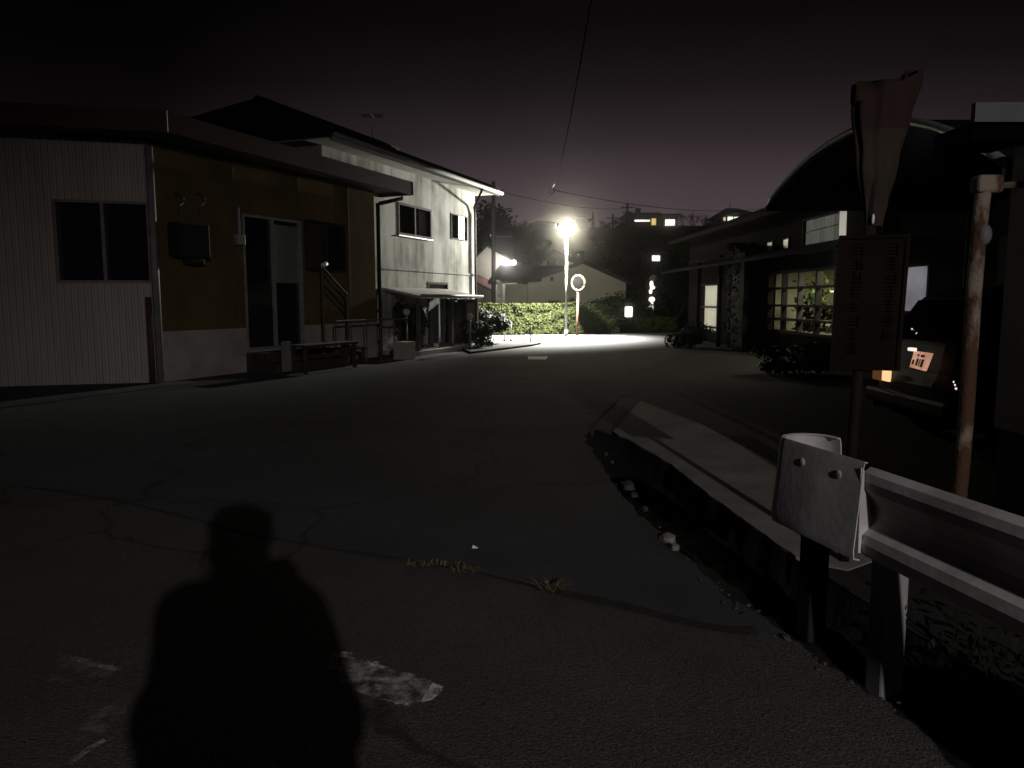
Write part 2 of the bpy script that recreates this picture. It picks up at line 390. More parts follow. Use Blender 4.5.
# yard to the right
mb = MB(); poly = [p for p in WRd if p[1] < tipB.y - .05] + [(tipB.x, tipB.y), (1.37, 10.9), (1.0, 12.6), (1.9, 13.3), (3.5, 17), (5.2, 22), (7.5, 26.5), (11, 31.5), (11, 33), (60, 33), (60, -30), (4, -30)] + [p for p in DRd if p[1] < 3.9]
mb.add([(x, y, -.004) for x, y in poly], [tuple(range(len(poly)))])
struct(mb.build('yard', 'lot'))
mb = MB(); mb.add([(-26, -30, -.05), (-26, 33, -.05), (-120, 33, -.05), (-120, -30, -.05)], [(0, 1, 2, 3)]); struct(mb.build('field', 'lot'))
mb = MB(); mb.add([(-26, 32.6, .02), (11, 32.6, .02), (11, 33.2, .02), (60, 33, -.03), (60, 48, -.2), (-60, 48, -.2), (-60, 32.6, -.02)], [tuple(range(7))]); struct(mb.build('bank', 'soil'))

# older, coarser pavement patch in front: its edge is the crack line
edge_px = [(-60, 478), (60, 492), (120, 502), (190, 520), (225, 528), (290, 543), (345, 553), (400, 560), (430, 566), (475, 573), (510, 582), (545, 592), (585, 600), (640, 613), (690, 626), (735, 634), (757, 634)]
edge = [gnd(*p) for p in edge_px]
ed = densify([(p.x, p.y) for p in edge], 10, .022, 21)
near = [p for p in DLd if -8.5 < p[1] < 3.0]
poly = ed + list(reversed(near)) + [(2.0, -8.9), (-20, -8.9), (-20, ed[0][1])]
poly = [(x - (.015 if i > len(ed) else 0), y) for i, (x, y) in enumerate(poly)]
mb = MB(); mb.add([(x, y, .004) for x, y in poly], [tuple(range(len(poly)))])
struct(mb.build('old_pavement', 'old_road'))
mb = MB()
for i, (x, y) in enumerate(ed):
    w = .012 + .035 * max(0, mnoise.noise(Vector((x * 3, y * 3, 2)))) + (.045 if x > .1 else .004)
    mb.v += [(x, y - w * .4, .008), (x + .004, y + w, .008)]
for i in range(len(ed) - 1): mb.f.append((2 * i, 2 * i + 2, 2 * i + 3, 2 * i + 1))
struct(mb.build('pavement_crack', 'crack'))

# worn markings in front
def ground_patch(name, pxs, z, material, amp=.022):
    pts = [gnd(*p) for p in pxs]; d = densify([(p.x, p.y) for p in pts + [pts[0]]], 8, amp, 3)[:-1]
    m_ = MB(); m_.add([(x, y, z) for x, y in d], [tuple(range(len(d)))])
    return struct(m_.build(name, material))
ground_patch('road_marking', [(336, 654), (372, 664), (418, 678), (444, 690), (438, 700), (410, 709), (376, 700), (345, 690), (330, 672)], .010, 'paint')
ground_patch('road_marking', [(336, 653), (356, 656), (352, 661), (338, 659)], .013, 'paint_edge')
ground_patch('road_marking', [(369, 663), (388, 666), (386, 671), (371, 669)], .013, 'paint_edge')
ground_patch('road_marking', [(432, 686), (444, 690), (436, 703), (424, 706)], .013, 'paint_edge')
ground_patch('road_marking', [(398, 703), (416, 703), (410, 710), (396, 708)], .013, 'paint_edge')
ground_patch('road_marking', [(36, 662), (60, 655), (122, 668), (126, 690), (70, 690), (30, 676)], .010, 'paint_old')
ground_patch('road_marking', [(30, 768), (100, 712), (128, 700), (128, 720), (66, 768)], .010, 'paint_old')
ground_patch('road_marking', [(80, 663), (118, 670), (116, 674), (80, 667)], .013, 'paint')
ground_patch('road_marking', [(38, 664), (58, 656), (62, 658), (42, 667)], .013, 'paint_old')
ground_patch('road_marking', [(64, 768), (104, 742), (108, 745), (72, 768)], .013, 'paint')
ground_patch('road_marking', [(528, 356.6), (548, 356.6), (546, 359.6), (528, 359.6)], .006, 'white_paint', .004)

# broken concrete lip along the ditch: chunks one can count
chunk_px = [(606, 455, .05), (628, 487, .11), (634, 496, .06), (612, 463, .045), (645, 510, .05), (668, 540, .09), (675, 549, .055), (786, 640, .035)]
for i, (px, py, s) in enumerate(chunk_px):
    s *= .62
    c = gnd(px, py); m_ = MB(); bm = bmesh.new(); bmesh.ops.create_icosphere(bm, subdivisions=2, radius=1)
    vs = []
    for v in bm.verts:
        d = 1 + .45 * mnoise.noise(v.co * 1.4 + Vector((i * 3.1, 0, 0))); q = v.co * d
        vs.append(c + Vector((q.x * s * .8, q.y * s * 1.1, max(-.02, q.z * s * .55 + .01))))
    m_.add(vs, [tuple(v.index for v in f.verts) for f in bm.faces]); bm.free()
    o = m_.build('concrete_chunk', 'palestone' if i in (5, 6) else 'stone', loc=c)
    tag(o, 'broken lump of pale concrete lying along the road edge of the dark ditch', 'rubble', 'concrete lumps along the ditch edge')
o = [q for q in COL.objects if q.name.startswith('concrete_chunk')]
o[6]['label'] = 'second pale lump at the ditch edge, just nearer than the largest one'; o[5]['label'] = 'largest pale concrete lump at the ditch edge, halfway to the guardrail'; 
o[7]['label'] = 'small pale stone lying in the ditch shadow before the guardrail post'
mb = MB()
for i in range(70):
    t = rnd.random(); j = int(t * (len(DLd) - 80)) + 56; j = min(j, len(DLd) - 3)
    x, y = DLd[j]; x += rnd.uniform(-.10, .03); s = rnd.uniform(.004, .013)
    if y < 2.2: continue
    mb.sphere((x, y, s * .3), s, 6, 4, (1, rnd.uniform(.7, 1.4), .6))
o = mb.build('gravel', 'stone'); o['kind'] = 'stuff'
# dry grass tufts in the crack
def tuft(name, c, n, h, spread, label, material='dry', lying=1.0):
    m_ = MB()
    for i in range(n):
        a = rnd.uniform(0, 6.28); b = c + Vector((rnd.uniform(-spread, spread), rnd.uniform(-.03, .03), .008)); L_ = h * rnd.uniform(.5, 1)
        t = b + Vector((math.cos(a) * L_ * lying, math.sin(a) * L_ * lying, L_ * rnd.uniform(.15, .6)))
        w = Vector((-math.sin(a), math.cos(a), 0)) * .0035
        mid = (b + t) / 2 + Vector((0, 0, L_ * .12))
        m_.add([b - w, b + w, mid + w, t, mid - w], [(0, 1, 2, 4), (4, 2, 3)])
    return tag(m_.build(name, material, loc=c), label, 'grass tuft')
tuft('dry_grass', gnd(432, 566), 70, .05, .15, 'low strip of dry grass growing in the pavement crack beside the shadow')
tuft('dry_grass', gnd(466, 572), 40, .05, .07, 'short dry grass in the pavement crack just below the glinting shard')
tuft('dry_grass', gnd(549, 592), 46, .13, .035, 'spiky dry grass tuft standing alone in the pavement crack')
m_ = MB(); c = gnd(475, 549)
m_.add([c + Vector(p) for p in ((-.018, 0, .004), (.014, -.008, .004), (.020, .006, .006), (-.012, .016, .018), (0, .018, .004))], [(0, 1, 2, 3), (0, 3, 4), (3, 2, 4), (0, 4, 2, 1)])
tag(m_.build('glass_shard', 'shard', loc=c), 'tiny pale green shard glinting on the asphalt', 'glass shard')

# ------------------------------------------------------------------ guardrail
J = Vector((1.51, 3.04, 0)); ud = Vector((.190, -.982, 0)).normalized()     # main rail runs back towards the viewer
gr = thing('guardrail', 'white steel guardrail with rounded sleeve end beside the ditch', 'guardrail', J)
rn = Vector((ud.y, -ud.x, 0))  # towards the road (-x)
if rn.x > 0: rn = -rn
# W-beam profile: (outward, z)
wp = [(-.002, .705), (.022, .712), (.050, .690), (.056, .655), (.050, .615), (.012, .575), (-.006, .545), (-.006, .500), (.012, .470), (.050, .432), (.056, .392), (.050, .352), (.022, .328), (-.002, .334)]
mb = MB()
for t in (0, 1.1, 2.2, 3.3, 4.4, 5.5):
    mb.v += [tuple(J + ud * t + rn * d + Vector((0, 0, z))) for d, z in wp]
n_ = len(wp)
for i in range(5):
    for j in range(n_ - 1): mb.f.append((i * n_ + j, i * n_ + j + 1, (i + 1) * n_ + j + 1, (i + 1) * n_ + j))
o = mb.build('beam', 'galv', gr, smooth=False); md = o.modifiers.new('Solid', 'SOLIDIFY'); md.thickness = .006
# sleeve: flat plate bent round at the far end
us = Vector((-.25, .968, 0)).normalized(); sn = Vector((-us.y, us.x, 0))
if sn.x > 0: sn = -sn
path = [J + rn * .066 - us * .02, J + rn * .066 + us * .25, J + rn * .066 + us * .52]
for k_ in range(1, 11):
    a = math.pi * k_ / 10; cc = J + rn * .066 + us * .52 - sn * .135
    path.append(cc + sn * .135 * math.cos(a) + us * .12 * math.sin(a))
path.append(path[-1] - us * .05)
prof = [(-.016, .735), (-.002, .738), (.006, .71), (.018, .55), (.034, .36), (.03, .325), (.0, .318)]
mb = MB()
for i, p in enumerate(path):
    a, b = path[max(0, i - 1)], path[min(len(path) - 1, i + 1)]; t = (b - a).normalized(); nn = Vector((-t.y, t.x, 0))
    if i < 3 and nn.x > 0: nn = -nn
    nn = nn if i < 3 else (nn if nn.dot(p - (J + rn * .066 + us * .52 - sn * .135)) > 0 else -nn)
    mb.v += [tuple(p + nn * d + Vector((0, 0, z))) for d, z in prof]
n_ = len(prof)
for i in range(len(path) - 1):
    for j in range(n_ - 1): mb.f.append((i * n_ + j, i * n_ + j + 1, (i + 1) * n_ + j + 1, (i + 1) * n_ + j))
slv = mb.build('end_sleeve', 'galv', gr, smooth=True); md = slv.modifiers.new('Solid', 'SOLIDIFY'); md.thickness = .005
md = slv.modifiers.new('Split', 'EDGE_SPLIT'); md.split_angle = R(50)
for s_, z in ((.12, .655), (.37, .655), (.12, .40), (.37, .40)):
    b = J + rn * .066 + us * s_ + sn * .012 + Vector((0, 0, z)); m_ = MB()
    m_.tube([b - sn * .002, b + sn * .002, b + sn * .005, b + sn * .006], [.019, .019, .014, .006], 12); m_.build('bolt', 'boltm', gr, smooth=True)
for t in (.04, 2.1, 4.1):
    m_ = MB(); p = J + ud * t - rn * .01
    m_.obox(p, ud, rn, -.055, .055, -.11, -.005, -.32, .66); m_.build('post', 'postg', gr, bevel=.012)
    
m_ = MB(); q_ = J + ud * .012
m_.prism([q_ + rn * d + Vector((0, 0, z)) for d, z in ((.077, .715), (.060, .70), (.057, .62), (.034, .57), (.018, .50), (.020, .46), (.056, .425), (.058, .35), (.070, .35))], ud * .004); m_.build('seam_edge', 'galv', gr)
p = J + us * .45
m_ = MB(); m_.obox(p, us, sn, -.05, .05, -.12, -.02, -.25, .66); m_.build('post', 'darkmetal', gr, bevel=.01)

# weeds under the rail
m_ = MB(); 
for i in range(330):
    t = rnd.uniform(.1, 2.2); p = J + ud * t - rn * rnd.uniform(.10, .5) + Vector((0, 0, rnd.uniform(-.02, .28) * rnd.random()))
    m_.leaf(p, Vector((rnd.uniform(-1, 1), rnd.uniform(-1, .2), rnd.uniform(.2, 1))), rnd.uniform(.012, .034), rnd.uniform(0, 6.28))
for i in range(40):
    t = rnd.uniform(.1, 2.2); p = J + ud * t - rn * rnd.uniform(.12, .45); p.z = -.02
    m_.tube([p, p + Vector((rnd.uniform(-.05, .05), rnd.uniform(-.05, .05), rnd.uniform(.1, .28)))], .0025, 4)
o = m_.build('weeds', 'weed'); o['kind'] = 'stuff'

# ------------------------------------------------------------------ sign board on its pole, and the banner above it
SB = gnd(843, 561); 
top_p = aty(869, 228, SB.y); lean = Vector((top_p.x - SB.x, 0, top_p.z)).normalized()
sg = thing('sign_board', 'narrow weathered board of vertical black lettering tied to a leaning pole', 'sign', SB)
m_ = MB(); m_.tube([SB - Vector((0, 0, .1)), SB + lean * 2.2], .028, 10); m_.build('pole', 'signpole', sg, smooth=True)
bu = Vector((.95, -.30, 0)).normalized(); bn = Vector((bu.y, -bu.x, 0)); bn = bn if bn.y < 0 else -bn
bc = SB + lean * 1.385 + Vector((.025, 0, 0)); upv = lean
def sb_pt(a, h, d): return bc + bu * a + upv * h + bn * d
def sbox(mb, a0, a1, h0, h1, d0, d1):
    P = [sb_pt(a, h, d) for h in (h0, h1) for a, d in ((a0, d0), (a1, d0), (a1, d1), (a0, d1))]
    mb.add(P, [(3, 2, 1, 0), (4, 5, 6, 7), (0, 1, 5, 4), (1, 2, 6, 5), (2, 3, 7, 6), (3, 0, 4, 7)])
BW, BH = .165, .345
m_ = MB(); sbox(m_, -BW, BW, -BH, BH, .03, .042); m_.build('board', 'signb', sg)
m_ = MB()
for a0, a1, h0, h1 in ((-BW, -BW + .018, -BH, BH), (BW - .018, BW, -BH, BH), (-BW + .018, BW - .018, -BH, -BH + .018), (-BW + .018, BW - .018, BH - .018, BH)):
    sbox(m_, a0, a1, h0, h1, .043, .056)
m_.build('board_frame', 'signb', sg)
r2 = random.Random(5)
for ci, (ca, n_c, hs, top) in enumerate(((-.07, 8, .055, .27), (.09, 7, .055, .27))):
    m_ = MB()
    for k_ in range(n_c):
        hc = top - k_ * .072
        for q in range(r2.randint(3, 4)):
            y_ = hc - .026 + q * .017; w_ = r2.uniform(.018, .032); sbox(m_, ca - w_, ca + w_, y_, y_ + .006, .0425, .0445)
        for q in range(r2.randint(1, 2)):
            x_ = ca + r2.uniform(-.02, .02); sbox(m_, x_, x_ + .006, hc - .03, hc + .032, .0430, .0452)
    m_.build('lettering', 'signink', sg)
# banner: pleated cloth furled to a point at its foot, opening upwards
b0 = aty(872, 226, SB.y); b1 = aty(886, 80, SB.y)
bn_t = thing('banner', 'half furled red and beige cloth banner flaring above the sign board', 'banner', b0)
m_ = MB(); m_.tube([b0 - Vector((0, 0, .35)), b0 + (b1 - b0) * .5 + Vector((.01, .03, 0)), b1 + Vector((0, .03, -.02))], .012, 8); m_.build('staff', 'brownwood', bn_t, smooth=True)
def cloth(t0, t1, nm, mt):
    m_ = MB(); rows, cols = 14, 40
    for i in range(rows + 1):
        t = t0 + (t1 - t0) * i / rows; cpt = b0.lerp(b1, t)
        w = .042 + .120 * t ** 1.1
        for j in range(cols):
            a = 2 * math.pi * j / cols; pl = 1 + .16 * math.sin(a * 7 + t * 1.3)
            e = .02 * mnoise.noise(Vector((a * 2, t * 4, 0)))
            edge = 0
            if i == rows and t1 > .95: edge = -.03 + .09 * math.cos(a - .2)
            m_.v.append((cpt.x + math.cos(a) * w * pl + e, cpt.y + math.sin(a) * w * .45 * pl, cpt.z + edge))
    for i in range(rows):
        for j in range(cols): m_.f.append((i * cols + j, i * cols + (j + 1) % cols, (i + 1) * cols + (j + 1) % cols, (i + 1) * cols + j))
    o = m_.build(nm, mt, bn_t, smooth=True)
m_ = MB(); m_.sphere(b0 + Vector((-.02, -.05, .03)), .011, 10, 8, (.7, .7, 2.4)); m_.build('foot_cap', 'white', bn_t, smooth=True)
cloth(0, .66, 'cloth', 'cloth'); cloth(.66, 1.0, 'red_cloth', 'clothred')

# ------------------------------------------------------------------ left shop building
C0 = Vector((-6.02, 12.7, 0))
WS = Wall(C0, (.425, .905, 0), (.905, -.425, 0))      # street side
WF = Wall(C0, (-.965, -.26, 0), (.26, -.965, 0))      # front, runs to the left from the corner
SL = 6.30; H = 4.02
shop = thing('shop_building', 'low flat roofed shop with corrugated front and ochre side wall', 'building', C0)
# core walls (a shell, so the window and door recesses sit in front of it)
def facade(W, length, z0, z1, openings, depth, mb):
    """wall slab with rectangular holes: openings = (a0, a1, z0, z1)"""
    As = sorted({0, length} | {q for o_ in openings for q in o_[:2]}); Zs = sorted({z0, z1} | {q for o_ in openings for q in o_[2:]})
    for i in range(len(As) - 1):
        for j in range(len(Zs) - 1):
            ca, cz = (As[i] + As[i + 1]) / 2, (Zs[j] + Zs[j + 1]) / 2
            if any(o_[0] < ca < o_[1] and o_[2] < cz < o_[3] for o_ in openings): continue
            W.box(mb, As[i], As[i + 1], Zs[j], Zs[j + 1], -depth, 0)
# front window
fa, fz1 = WF.hit(52, 199); fb, _ = WF.hit(153, 204); fz0 = WF.hit(100, 283)[1]
fa, fb = max(fa, fb), max(.04, min(fa, fb))
WIN = (fb, fa, fz0, fz1)
# corrugated front: vertical ribs modelled
mb = MB(); LF = 9.0; step = .025; cnt = int(LF / step)
def corr_d(i): return (0, 0, .028, .028)[i % 4]
def corr_panel(a_lo, a_hi, z0, z1):
    n0 = int(a_lo / step); n1 = int(math.ceil(a_hi / step)); base = len(mb.v)
    for i in range(n0, n1 + 1):
        a = a_lo if i == n0 else (a_hi if i == n1 else i * step)
        mb.v += [tuple(WF.p(a, z0, corr_d(i))), tuple(WF.p(a, z1, corr_d(i)))]
    for i in range(n1 - n0): mb.f.append((base + 2 * i, base + 2 * i + 2, base + 2 * i + 3, base + 2 * i + 1))
corr_panel(0.02, WIN[0], -.4, H); corr_panel(WIN[1], LF, -.4, H); corr_panel(WIN[0], WIN[1], -.4, WIN[2]); corr_panel(WIN[0], WIN[1], WIN[3], H)
mb.build('corrugated_wall', 'corr', shop, smooth=False)
mb = MB(); facade(WF, LF, -.4, H, [WIN], .15, mb); 
for i, v in enumerate(mb.v): mb.v[i] = tuple(Vector(v) - WF.n * .004)
mb.build('inner_wall', 'wood', shop)
def window(W, a0, a1, z0, z1, parent, frame_m='alu', glass_m='glass', rec=.05, mull=1, sash_m=None, t=.045, name='window', bars=0, proud=.02):
    f = MB()
    for q in ((a0, a1, z0, z0 + t), (a0, a1, z1 - t, z1), (a0, a0 + t, z0 + t, z1 - t), (a1 - t, a1, z0 + t, z1 - t)): W.box(f, *q, -rec, proud)
    for k_ in range(mull):
        c = a0 + (a1 - a0) * (k_ + 1) / (mull + 1); W.box(f, c - t * .6, c + t * .6, z0 + t, z1 - t, -rec + .005, proud - .012)
    for k_ in range(bars):
        c = z0 + (z1 - z0) * (k_ + 1) / (bars + 1); W.box(f, a0 + t, a1 - t, c - .018, c + .018, -rec + .008, proud - .015)
    fo = f.build(name, frame_m, parent)
    g = MB(); W.box(g, a0 + t, a1 - t, z0 + t, z1 - t, -rec - .012, -rec + .002)
    g.build('pane', glass_m, fo)
    return fo
def part_parent(o, parent): pass
window(WF, *WIN, shop, 'pipe', 'glass', .10, 1)
# street side: ochre boards over a pale plinth, openings for door and window
def sp(px, py): return WS.hit(px, py)
da0 = sp(245, 300)[0]; da1 = sp(303, 300)[0]; dz1 = sp(275, 218)[1]
wa0 = sp(304, 280)[0]; wa1 = sp(347, 280)[0]; wz1 = sp(325, 222)[1]; wz0 = sp(325, 272)[1]
DOOR = (da0, da1, .42, dz1); SWIN = (wa0 + .06, wa1, wz0, wz1)
pz = WS.hit(200, 330)[1]
mb = MB(); facade(WS, SL, pz, H, [DOOR, SWIN], .15, mb); mb.build('ochre_wall', 'ochre', shop)
mb = MB(); facade(WS, SL, -.3, pz - .003, [(da0, da1, .42, pz)], .15, mb); 
for i, v in enumerate(mb.v): mb.v[i] = tuple(Vector(v) + WS.n * .004)
mb.build('plinth', 'plinth', shop)
# seams of the boards
for px in (236, 300, 349):
    a = sp(px, 250)[0]; mb = MB()
    if da0 < a < da1 + .1: WS.box(mb, a - .02, a + .02, dz1 + .05, H - .02, .001, .014)
    else: WS.box(mb, a - .02, a + .02, pz + .02, H - .02, .001, .014)
    mb.build('batten', 'brownwood', shop)
# sliding door and side window
f = window(WS, *DOOR, shop, 'alu', 'glass', .06, 1, t=.05, name='sliding_door')
g = MB(); c_ = (da0 + da1) / 2; WS.box(g, c_ + .05, da1 - .06, 1.75, dz1 - .12, -.055, -.045); g.build('frosted_pane', 'frost', f)
g = MB(); WS.box(g, da0 + .06, c_ - .05, .46, 1.3, -.055, -.045); g.build('kick_panel', 'darkmetal', f)
f = window(WS, *SWIN, shop, 'darkmetal', 'glass', .06, 1)
g = MB(); WS.box(g, SWIN[0] + .06, (SWIN[0] + SWIN[1]) / 2 - .03, SWIN[2] + .06, SWIN[3] - .06, -.056, -.046); g.build('curtain', 'wood', f)
# corner pipe, hood, curled wall hooks, door lamp
mb = MB(); mb.tube([WS.p(-.06, -.1, .07), WS.p(-.06, H - .1, .07)], .065, 12); mb.build('corner_pipe', 'pipe', shop, smooth=True)
mb = MB(); mb.tube([WF.p(.12, -.1, .05), WF.p(.12, 1.45, .05)], .05, 10); mb.build('ground_pipe', 'fascia', shop, smooth=True)
hz0, hz1 = sp(185, 258)[1], sp(185, 224)[1]; ha0, ha1 = sp(167, 240)[0], sp(199, 240)[0]
mb = MB(); WS.box(mb, ha0, ha1, hz0, hz1, .004, .28); WS.box(mb, ha0 + .25, ha1 - .06, hz0 - .12, hz0 - .002, .05, .2); mb.build('vent_hood', 'darkmetal', shop, bevel=.03)
for (hx, hy, fl) in ((178, 205, 1), (199, 205, 1)):
    a, z = sp(hx, hy); pts = [WS.p(a + fl * (.10 * math.cos(t)), z + .10 + .10 * math.sin(t), .02) for t in [2.6 - .5 * q for q in range(9)]] + [WS.p(a - .01, z - .1, .02), WS.p(a + .0, z - .17, .02)]
    mb = MB(); mb.tube(pts, .022, 8); mb.build('wall_hook', 'fascia', shop, smooth=True)
a, z = sp(238, 240); mb = MB(); WS.box(mb, a - .12, a + .10, z - .10, z + .10, .004, .10); WS.box(mb, a - .03, a + .03, z + .11, z + .62, .016, .05); mb.build('door_box', 'pipe', shop, bevel=.02)
# flat roof with deep brown fascia
OV = .55
k0 = WS.p(-OV, 0, OV); kl = WF.p(LF, 0, OV); kr = WS.p(SL + .75, 0, OV); kb = WS.p(SL + .75, 0, -7); kbl = WF.p(LF, 0, -7)
corner = C0 + WS.n * OV + WF.n * OV
poly = [corner, kr, kb, kbl, kl]
mb = MB(); mb.prism([Vector((p.x, p.y, 4.06)) for p in poly], (0, 0, .06)); mb.build('roof_soffit', 'wood', shop)
mb = MB(); mb.prism([Vector((p.x, p.y, 4.23)) for p in poly], (0, 0, .05)); mb.build('roof', 'rooft', shop)
mb = MB()
def fas(a, b, n, t=.06):
    mb.prism([Vector((a.x, a.y, 3.98)), Vector((b.x, b.y, 3.98)), Vector((b.x, b.y, 4.30)), Vector((a.x, a.y, 4.30))], n * t)
fas(corner, kr, WS.n); fas(kl, corner + WS.n * .06, WF.n); u_ = WS.u; fas(kr + WS.n * .06, kb, u_)
mb.build('fascia', 'fascia', shop)
mb = MB(); a = WS.p(SL + .55, 4.02, .45); e = WS.p(SL + .02, 3.72, .10); mb.tube([a, a - Vector((0, 0, .14)), e + WS.u * .05, e, Vector((e.x, e.y, 0))], .05, 10); mb.build('downpipe', 'darkmetal', shop, smooth=True)
# steps and bench by the door
def bench_like(name, label, cat, a0, a1, d0, d1, h, legs=True, material='wood'):
    t = thing(name, label, cat, WS.p((a0 + a1) / 2, 0, (d0 + d1) / 2)); m_ = MB(); WS.box(m_, a0, a1, h - .05, h, d0, d1); m_.build('seat', material, t, bevel=.008)
    for a in (a0 + .04, a1 - .10):
        for d in (d0 + .03, d1 - .09): m_ = MB(); WS.box(m_, a, a + .06, 0, h - .052, d, d + .06); m_.build('leg', material, t)
    m_ = MB(); WS.box(m_, a0 + .1, a1 - .1, h * .45, h * .45 + .05, d0 + .05, d0 + .08); m_.build('stretcher', material, t)
    return t
st = thing('door_steps', 'dark wooden steps with rail below the sliding door', 'steps', WS.p(da0, 0, .5))
m_ = MB(); WS.box(m_, da0 - .05, da1 + .35, 0, .38, .02, .45); m_.build('upper_step', 'wood', st, bevel=.01)
m_ = MB(); WS.box(m_, da0 - .05, da1 + .25, 0, .19, .452, .85); m_.build('lower_step', 'wood', st, bevel=.01)
bench_like('bench', 'long dark slatted bench standing before the door steps', 'bench', da0 + .1, da1 + .1, .95, 1.35, .55)
bench_like('low_bench', 'short low dark bench nearer the handrail', 'bench', da1 + .2, da1 + .95, .55, .95, .38)
m_ = MB(); c = WS.p(da0 + .25, 0, 1.55)
m_ = MB(); WS.box(m_, da0 - .1, da0 + .12, .05, .62, .95, 1.0); m_.build('placard', 'pipe', None, bevel=.005)
o = COL.objects['placard']; tag(o, 'small grey placard leaning at the near end of the bench', 'placard')
# handrail
hr = thing('handrail', 'thin black stair handrail with a bright knob beside the shop steps', 'handrail', WS.p(wa0 + .3, 0, .6))
a1_, z1_ = WS.hit(322, 267, .6); a2_, z2_ = WS.hit(347, 295, .6)
m_ = MB(); m_.tube([WS.p(a1_, z1_, .6), WS.p(a2_, z2_, .6)], .025, 8); m_.build('rail', 'darkmetal', hr)
m_ = MB(); m_.tube([WS.p(a1_, z1_ - .35, .6), WS.p(a2_, z2_ - .35, .6)], .02, 8); m_.build('rail', 'darkmetal', hr)
for a_, z_ in ((a1_, z1_), (a2_, z2_)):
    m_ = MB(); m_.tube([WS.p(a_, 0, .6), WS.p(a_, z_, .6)], .025, 8); m_.build('post', 'brownwood', hr)
m_ = MB(); m_.tube([WS.p(a1_ - .03, z1_ + .03, .64), WS.p(a1_ + .14, z1_ + .07, .60)], .045, 10); m_.build('knob', 'white', hr, smooth=True)
m_ = MB(); m_.tube([WS.p(a1_ + .2, .95, .75), WS.p(SL + .2, .95, .75)], .022, 8); m_.build('side_rail', 'brownwood', hr)
for q in range(6):
    a_ = a1_ + .2 + (SL - a1_) * q / 5; m_ = MB(); m_.tube([WS.p(a_, 0, .75), WS.p(a_, .94, .75)], .016, 6); m_.build('baluster', 'brownwood', hr)
m_ = MB(); WS.box(m_, SL - .55, SL - .12, 0, .42, .85, 1.2); o = tag(m_.build('planter', 'plinth', None, bevel=.02), 'small pale block planter at the end of the shop wall', 'planter')

# ------------------------------------------------------------------ two-storey house
HO = Vector((-3.50, 18.95, 0)); WH = Wall(HO, (.370, .929, 0), (.929, -.370, 0))
a_far = WH.hit(475, 240)[0]; HB = a_far; HN = -2.0; HZ = 4.85
house = thing('two_storey_house', 'pale stained two storey house with tiled roof lit by the street lamp', 'house', HO)
def hp(px, py, d=0): return WH.hit(px, py, d)
W1 = (hp(398, 220)[0], hp(431, 220)[0], hp(415, 237)[1], hp(415, 206)[1])
W2 = (hp(451, 225)[0], hp(467, 225)[0], hp(459, 240)[1], hp(459, 215)[1])
OFF = WH.u * HN
WHs = Wall(HO + OFF, WH.u, WH.n)
sh = lambda w: (w[0] - HN, w[1] - HN, w[2], w[3])
DD = (hp(428, 320)[0], hp(448, 320)[0], .05, 1.92)
zband = hp(425, 271)[1]
mb = MB(); facade(WHs, HB - HN, zband, HZ, [sh(W1), sh(W2)], .18, mb); mb.build('upper_wall', 'stucco', house)
mb = MB(); facade(WHs, HB - HN, -.2, zband - .004, [sh(DD)], .18, mb); 
for i, v in enumerate(mb.v): mb.v[i] = tuple(Vector(v) + WH.n * .003)
mb.build('lower_wall', 'stucco', house)
mb = MB(); WHs.box(mb, .02, HB - HN - .02, zband - .03, zband + .02, .005, .022); mb.build('band', 'stucco', house)
DEP = 6.4
mb = MB(); WH.box(mb, HN + .02, HB - .02, -.2, HZ, -DEP, -.185); mb.build('rear_walls', 'stucco', house)
f = window(WH, *W1, house, 'darkmetal', 'glass', .10, 1, t=.06); g = MB(); WH.box(g, W1[0] + (W1[1] - W1[0]) * .70, W1[1] - .10, W1[2] + .08, W1[3] - .08, -.097, -.088); g.build('curtain', 'pipe', f)
g = MB(); WH.box(g, W1[0] - .03, W1[1] + .03, W1[2] - .04, W1[2] - .005, .004, .045); g.build('sill', 'alu', f)
f = window(WH, *W2, house, 'darkmetal', 'glass', .08, 1, t=.03); g = MB(); cA = (W2[0] + W2[1]) / 2; WH.box(g, W2[0] + (W2[1] - W2[0]) * .45, W2[1] - .22, W2[2] + .02, W2[3] - .02, -.05, .012); g.build('shutter', 'white', f)
window(WH, *DD, house, 'darkmetal', 'frost', .06, 0, t=.06, name='front_door')
# roof: hip at the near end, gable at the far end
OVH = .62; ez = HZ + .02
def hq(a, z, d): return WH.p(a, z, d)
e_n = HN - .55; e_f = HB + .55; rz = 6.35; rd = -DEP / 2
A = hq(e_n, ez, OVH); B = hq(e_f, ez, OVH); Cc = hq(e_f, ez, -DEP - OVH); Dd = hq(e_n, ez, -DEP - OVH); R0 = hq(e_n + 2.3, rz, rd); R1 = hq(e_f, rz, rd)
th = Vector((0, 0, .14))
mb = MB()
vs = [A, B, Cc, Dd, R0, R1]; vs2 = [v + th for v in vs]
mb.add(vs2, [(0, 1, 5, 4), (2, 3, 4, 5), (3, 0, 4), (1, 2, 5)]); 
mb.add([A, B, A + th, B + th], [(0, 1, 3, 2)]); mb.add([A, Dd, A + th, Dd + th], [(0, 1, 3, 2)]); mb.add([B, Cc, B + th, Cc + th], [(0, 1, 3, 2)])
